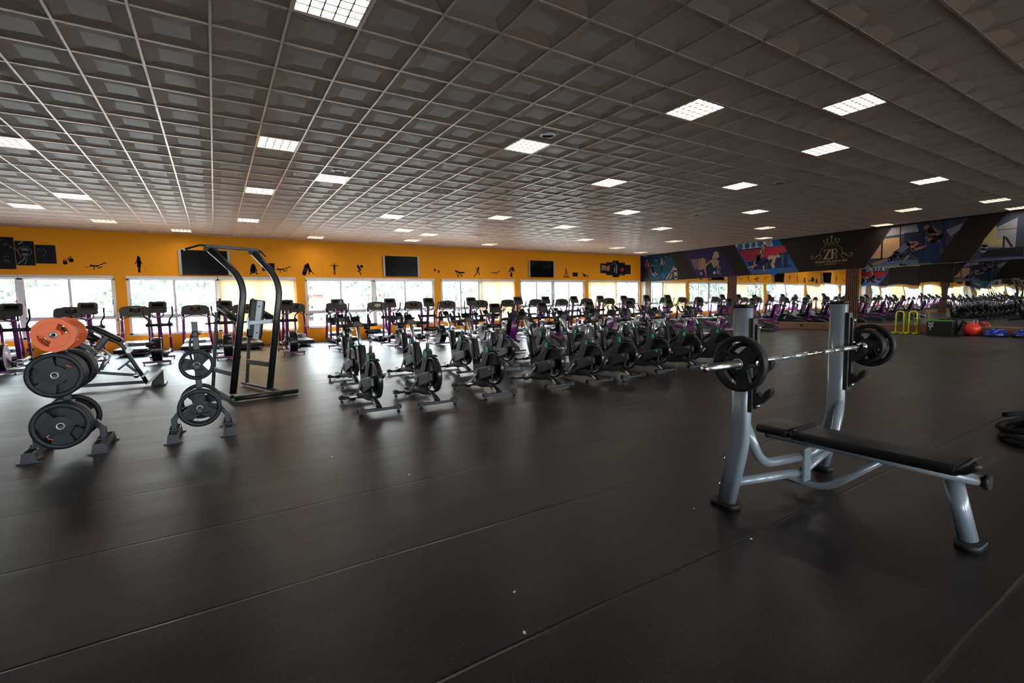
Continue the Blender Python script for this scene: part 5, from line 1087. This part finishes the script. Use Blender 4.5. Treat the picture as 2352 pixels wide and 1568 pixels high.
for lab, items in DECALS:
    us = [p[0] for it in items for p in (it[1] if it[0] != 'd' else [it[1]])]; vs = [p[1] for it in items for p in (it[1] if it[0] != 'd' else [it[1]])]
    cu, cv = sum(us)/len(us), sum(vs)/len(vs); mb = MB()
    for it in items: add_shape(mb, it, lambda u, v, h: (u-cu, -h, v-cv), .0005, .004)
    nm = 'kettlebell_sticker' if 'kettlebell wall' in lab else 'figure_sticker'
    o = mb.build(nm, 'sticker', recalc=False); o.location = (cu, YW, cv); tag(o, lab, 'wall sticker', 'black wall stickers')
for (a, b, z0, z1, lab) in ((1.63, 2.06, 2.80, 3.10, 'dark square panel sticker half hidden behind the tower upright'), (16.70, 17.05, 2.76, 2.98, 'dark square panel sticker between the treadmill walker and the bent figure')):
    m = MB(); m.box(a, b, -.008, -.0005, z0, z1); m.m = 1; m.box(a+.03, b-.03, -.0085, -.008, z0+.03, z1-.03)
    o = m.build('panel_sticker', ['sticker', INKM['dark']]); o.location = (0, YW, 0); tag(o, lab, 'wall sticker', 'black wall stickers')

# ---- canvas prints in stepped groups
def canvas(x0, x1, z0, z1, lab, group, items=(), th=.03):
    m = MB(); m.box(x0, x1, -th, -.001, z0, z1); mats = ['dark', 'black', 'grey', 'skin2', 'gold', 'red', 'glow2', 'greyw', 'lime', 'steel']
    m.mi = [1]*len(m.mi); h = th
    for c, it in items:
        m.m = mats.index(c); h += .0006; add_shape(m, it, lambda u, v, hh: (u, -hh, v), h-.0004, h)
    o = m.build('canvas_print', [INKM[q] for q in mats]); o.location = (0, YW, 0); return tag(o, lab, 'picture', group)
g = 'stepped canvas prints of the lifter'
canvas(-6.0, -5.55, 2.64, 3.80, 'tall dark canvas print in the lifter set, mostly outside the left edge', g)
canvas(-5.53, -5.06, 2.74, 3.70, 'dark canvas print of the lifter shoulder with a small gold crest', g,
       [('grey', ('s', [(-5.22, 3.44), (-5.29, 3.47), (-5.20, 3.52)], .014)), ('grey', ('s', [(-5.16, 3.43), (-5.07, 3.36)], .016)), ('gold', ('s', [(-5.30, 2.98), (-5.25, 3.04), (-5.20, 2.98), (-5.32, 2.96), (-5.18, 2.96)], .014)), ('gold', ('s', [(-5.31, 3.10), (-5.25, 3.13), (-5.19, 3.10)], .012)), ('grey', ('s', [(-5.40, 3.66), (-5.33, 3.60)], .02))])
ring = lambda cx, cz, r: ('s', [(cx+r*math.cos(a), cz+r*math.sin(a)) for a in [k*2*PI/20 for k in range(21)]], .014)
canvas(-5.04, -4.62, 2.86, 3.60, 'dark canvas print of a hand gripping a dumbbell with a shining round end', g,
       [('greyw', ring(-4.83, 3.28, .15)), ('greyw', ('p', [(-4.93, 3.31), (-4.73, 3.31), (-4.77, 3.38), (-4.89, 3.38)])), ('greyw', ('p', [(-4.92, 3.22), (-4.74, 3.22), (-4.79, 3.16), (-4.87, 3.16)])), ('skin2', ('s', [(-5.02, 3.36), (-4.97, 3.26), (-4.93, 3.06)], .022)), ('grey', ('s', [(-5.02, 2.89), (-4.90, 3.0), (-4.84, 3.10)], .02)), ('grey', ('s', [(-4.85, 2.90), (-4.79, 3.08)], .016)), ('grey', ('s', [(-4.95, 3.50), (-4.88, 3.55), (-4.86, 3.58)], .03))])
canvas(-4.60, -4.13, 2.93, 3.50, 'plain dark canvas print at the right end of the lifter set', g,
       [('steel', ('s', [(-4.56, 3.36), (-4.46, 3.34)], .04)), ('grey', ('s', [(-4.46+.10*math.cos(a), 3.27+.12*math.sin(a)) for a in [-1.6+k*.3 for k in range(10)]], .008))])
g = 'five small stepped canvas prints'
bx = [18.72, 19.17, 19.66, 20.15, 20.64, 21.08]
canvas(bx[0], bx[1]-.02, 2.97, 3.52, 'small canvas print with a glowing window at the left end of the five', g, [('gold', ('p', [(18.78, 3.14), (19.02, 3.14), (19.08, 3.40), (18.78, 3.43)])), ('glow2', ('p', [(19.04, 3.12), (19.14, 3.12), (19.14, 3.38), (19.08, 3.38)]))])
canvas(bx[1], bx[2]-.02, 2.86, 3.60, 'second small canvas print of the five, with an amber patch', g, [('glow2', ('p', [(19.18, 3.12), (19.38, 3.10), (19.40, 3.40), (19.18, 3.36)])), ('skin2', ('s', [(19.42, 3.40), (19.60, 3.50)], .05))])
canvas(bx[2], bx[3]-.02, 2.75, 3.70, 'tallest middle canvas print of the five, with a standing figure', g, [('skin2', ('s', [(19.68, 3.52), (19.84, 3.60), (19.86, 3.42)], .06)), ('grey', ('s', [(19.80, 3.30), (19.76, 3.05)], .07)), ('grey', ('s', [(19.95, 3.45), (19.92, 3.0)], .10)), ('gold', ('d', (19.78, 3.18), .05))])
canvas(bx[3], bx[4]-.02, 2.86, 3.60, 'fourth small canvas print of the five, with a red patch', g, [('red', ('p', [(20.26, 3.10), (20.50, 3.10), (20.52, 3.30), (20.28, 3.30)])), ('lime', ('s', [(20.22, 2.92), (20.45, 2.92)], .05))])
canvas(bx[4], bx[5], 2.94, 3.48, 'last dark striped canvas print of the five, nearest the mirror wall', g, [('steel', ('s', [(20.74, 3.0), (20.74, 3.42)], .02)), ('steel', ('s', [(20.90, 3.0), (20.90, 3.42)], .02))])

# ---- printed photos on the fascia above the mirrors
INKS = list(INK.keys())
def poster(key, lab, X, s, mirror_y=None, items=None):
    m = MB(); h = .051
    for it in items:
        m.m = INKS.index(it[1]); sh = (it[0],)+tuple(it[2:]); h += .0006
        def cl(p): return (p[0], max(BZ0+.012, min(ZC-.012, p[1])))
        if sh[0] == 'p': sh = ('p', [cl(p) for p in sh[1]])
        if mirror_y is not None:
            f = lambda p: (mirror_y-p[0], p[1])
            sh = (sh[0], f(sh[1]), sh[2]) if sh[0] == 'd' else ((sh[0], [f(p) for p in sh[1]], sh[2]) if sh[0] == 's' else ('p', [f(p) for p in sh[1]]))
        add_shape(m, sh, lambda u, v, hh: (X+s*hh, u, v), h-.0004, h)
    o = m.build('fascia_photo', [INKM[q] for q in INKS], recalc=True); return tag(o, lab, 'picture', 'printed photos on the fascia')
poster('one', 'printed photo of a teal gym with four people, nearest the orange wall', XR, -1, items=POSTERS['one'])
poster('two', 'violet printed photo of a woman in a dark top leaning on a bar', XR, -1, items=POSTERS['two'])
poster('three', 'printed photo of a trainer beside a plank exerciser before a red wall', XR, -1, items=POSTERS['three'])
poster('four', 'printed photo of a man pushing beside another crouched on a box, right of the crest', XR, -1, items=POSTERS['four'])
poster('five', 'dim printed photo of gym machines cut by the right edge', XR, -1, items=POSTERS['five'])
poster('three', 'printed photo on the opposite fascia, nearest the window wall, seen in the mirrors', XL, 1, mirror_y=32.6, items=POSTERS['three'])
poster('four', 'second printed photo on the opposite fascia, seen in the mirrors', XL, 1, items=[(i[0], i[1])+((([(p[0]+5.2, p[1]) for p in i[2]],)+tuple(i[3:])) if i[0] != 'd' else ((i[2][0]+5.2, i[2][1]), i[3])) for i in POSTERS['four']])
poster('two', 'violet printed photo on the opposite fascia, seen only in the mirrors', XL, 1, items=[(i[0], i[1])+((([(p[0]-7.5, p[1]) for p in i[2]],)+tuple(i[3:])) if i[0] != 'd' else ((i[2][0]-7.5, i[2][1]), i[3])) for i in POSTERS['two']])
poster('five', 'grey printed photo on the opposite fascia, seen only in the mirrors', XL, 1, items=POSTERS['five'])

# crest: crown of stars, arch, monogram, scrolls and name
lg = thing('gold_crest', 'gold crest with crown, ZP monogram, scrolls and hotel name on the dark fascia', 'logo', (XR-.051, 10.0, 0))
def LP(u, v, hh): return (-hh, -u, v)
m = MB()
for it in LOGO:
    if it[0] == 'star':
        (u, v), r = it[1], it[2]
        add_shape(m, ('p', [(u+(r if k % 2 == 0 else r*.42)*math.sin(PI*k/5), v+(r if k % 2 == 0 else r*.42)*math.cos(PI*k/5)) for k in range(10)]), LP, .0005, .003)
m.build('crown_star', 'gold', lg)
m = MB()
for it in LOGO[5:11]: add_shape(m, ('s', it[1], it[2]), LP, .0005, .003)
m.build('crown', 'gold', lg)
m = MB()
for it in LOGO[11:]: add_shape(m, ('s', it[1], it[2]), LP, .0005, .003)
m.build('scroll', 'gold', lg)
m = MB()
Z = [(-.27, 3.35), (.0, 3.35), (.0, 3.33), (-.20, 2.985), (.03, 2.985), (.03, 3.0), (.05, 3.0), (.05, 2.95), (-.29, 2.95), (-.29, 2.97), (-.08, 3.325), (-.235, 3.325), (-.25, 3.26), (-.275, 3.26)]
add_shape(m, ('p', Z), LP, .0005, .003)
add_shape(m, ('p', [(.0, 3.35), (.085, 3.35), (.085, 2.97), (.12, 2.965), (.12, 2.95), (-.01, 2.95), (-.01, 2.965), (.02, 2.97), (.02, 3.33), (.0, 3.335)]), LP, .0005, .0032)
add_shape(m, ('s', [(.08, 3.335), (.15, 3.34), (.205, 3.32), (.225, 3.26), (.205, 3.19), (.15, 3.165), (.08, 3.165)], .035), LP, .0005, .003)
add_shape(m, ('s', [(.235, 3.08), (.20, 3.10), (.165, 3.08), (.18, 3.045), (.225, 3.02), (.235, 2.985), (.20, 2.965), (.16, 2.985)], .02), LP, .0005, .003)
m.build('monogram', 'gold', lg)
TXM = lambda v: Matrix.Translation((-.002, 0, v)) @ Matrix.Rotation(-PI/2, 4, 'Z') @ Matrix.Rotation(PI/2, 4, 'X')
text_part('ZIAIDA PALACE & SPA', .125, 'name_lettering', 'gold', lg, TXM(2.85), .001, bold=.002)
text_part('BENSLIMANE', .075, 'name_lettering', 'gold', lg, TXM(2.74), .001)
m = MB()
for s in (-1, 1): add_shape(m, ('s', [(s*.28, 2.74), (s*.50, 2.74)], .006), LP, .0005, .002)
m.build('rule_line', 'gold', lg)

# ================================================================ THINGS ALONG THE MIRROR BASE
def dip_bar(label, y0, y1, x):
    t = thing('dip_bar', label, 'parallette', (x, (y0+y1)/2, 0), 0, 'yellow parallel bars')
    h = abs(y1-y0)/2
    MB().tube(fillet([(0, -h, .04), (0, -h, .80), (0, h, .80), (0, h, .04)], .12, 5), .021, 10).build('bar', 'yellow', t)
    for s in (-1, 1): MB().box(-.30, .30, s*h-.025, s*h+.025, 0, .04).build('foot', 'yellow', t, bevel=.005)
    return t
dip_bar('yellow steel dip bar before the mirrors, the one closer to the window wall', 7.28, 7.52, 21.52)
dip_bar('yellow steel dip bar before the mirrors, the one beside the dark jump box', 6.88, 7.12, 21.50)
pb = thing('plyometric_box', 'black jump box with green top edge and the number 30', 'jump box', (21.37, 6.14, 0))
MB().box(-.25, .25, -.345, .345, 0, .505).build('body', 'black', pb, bevel=.008)
MB().box(-.256, -.235, -.35, .35, .475, .512).build('top_edge', 'green', pb)
SIDE = Matrix.Rotation(-PI/2, 4, 'Z') @ Matrix.Rotation(PI/2, 4, 'X') @ Matrix.Rotation(-PI/2, 4, 'Z')
text_part('30', .20, 'number', 'whiteprint', pb, Matrix.Translation((-.254, .24, .36)) @ SIDE, .001)
text_part('INCH', .05, 'number', 'whiteprint', pb, Matrix.Translation((-.254, .24, .215)) @ SIDE, .001)
p2 = thing('plyometric_box', 'white and black patterned jump box behind the one numbered 30', 'jump box', (21.80, 5.62, 0))
mm = MB(); mm.box(-.12, .12, -.19, .19, 0, .50); mm.m = 1
for a in ((-.14, .10, -.02, .45), (.03, .48, .15, .10)):
    mm.prism([(a[0], a[1]), (a[0]+.06, a[1]), (a[2]+.06, a[3]), (a[2], a[3])], 'x', -.123, -.119)
mm.build('body', [INKM['greyw'], 'black'], p2)
MB().box(-.123, .123, -.193, .193, .49, .515).build('top_edge', 'bodygrey', p2)
MB().lathe([(.05, -.02), (.075, 0), (.05, .02), (.03, 0)], 'x', (-.13, -.05, .10), 20, closed=True).build('white_wheel', 'white', p2)
def uv(r, zs, n=28, m=14, flat=1.0):
    return [(r*math.sin(PI*k/m), -r*math.cos(PI*k/m)*zs) for k in range(m+1)]
o = MB().lathe(uv(.22, 1), 'z', (0, 0, .22), 32).build('exercise_ball', 'redball'); o.location = (21.44, 5.38, 0); tag(o, 'red exercise ball on the floor before the mirrors', 'exercise ball')
for (yy, lab) in ((4.83, 'shiny blue half dome balance trainer next to the red ball'), (4.13, 'shiny blue half dome balance trainer at the right end of the mirror base')):
    t = thing('balance_trainer', lab, 'balance trainer', (21.50, yy, 0), 0, 'blue balance trainers')
    MB().lathe([(0, 0), (.29, 0), (.315, .02), (.315, .05), (.30, .06)], 'z', n=36).build('base', 'black', t)
    MB().lathe([(.305, .058)]+[(.305*math.cos(a), .06+.20*math.sin(a)) for a in [k*PI/2/10 for k in range(11)]], 'z', n=36).build('dome', 'blueball', t)
print('objects', len(bpy.data.objects))
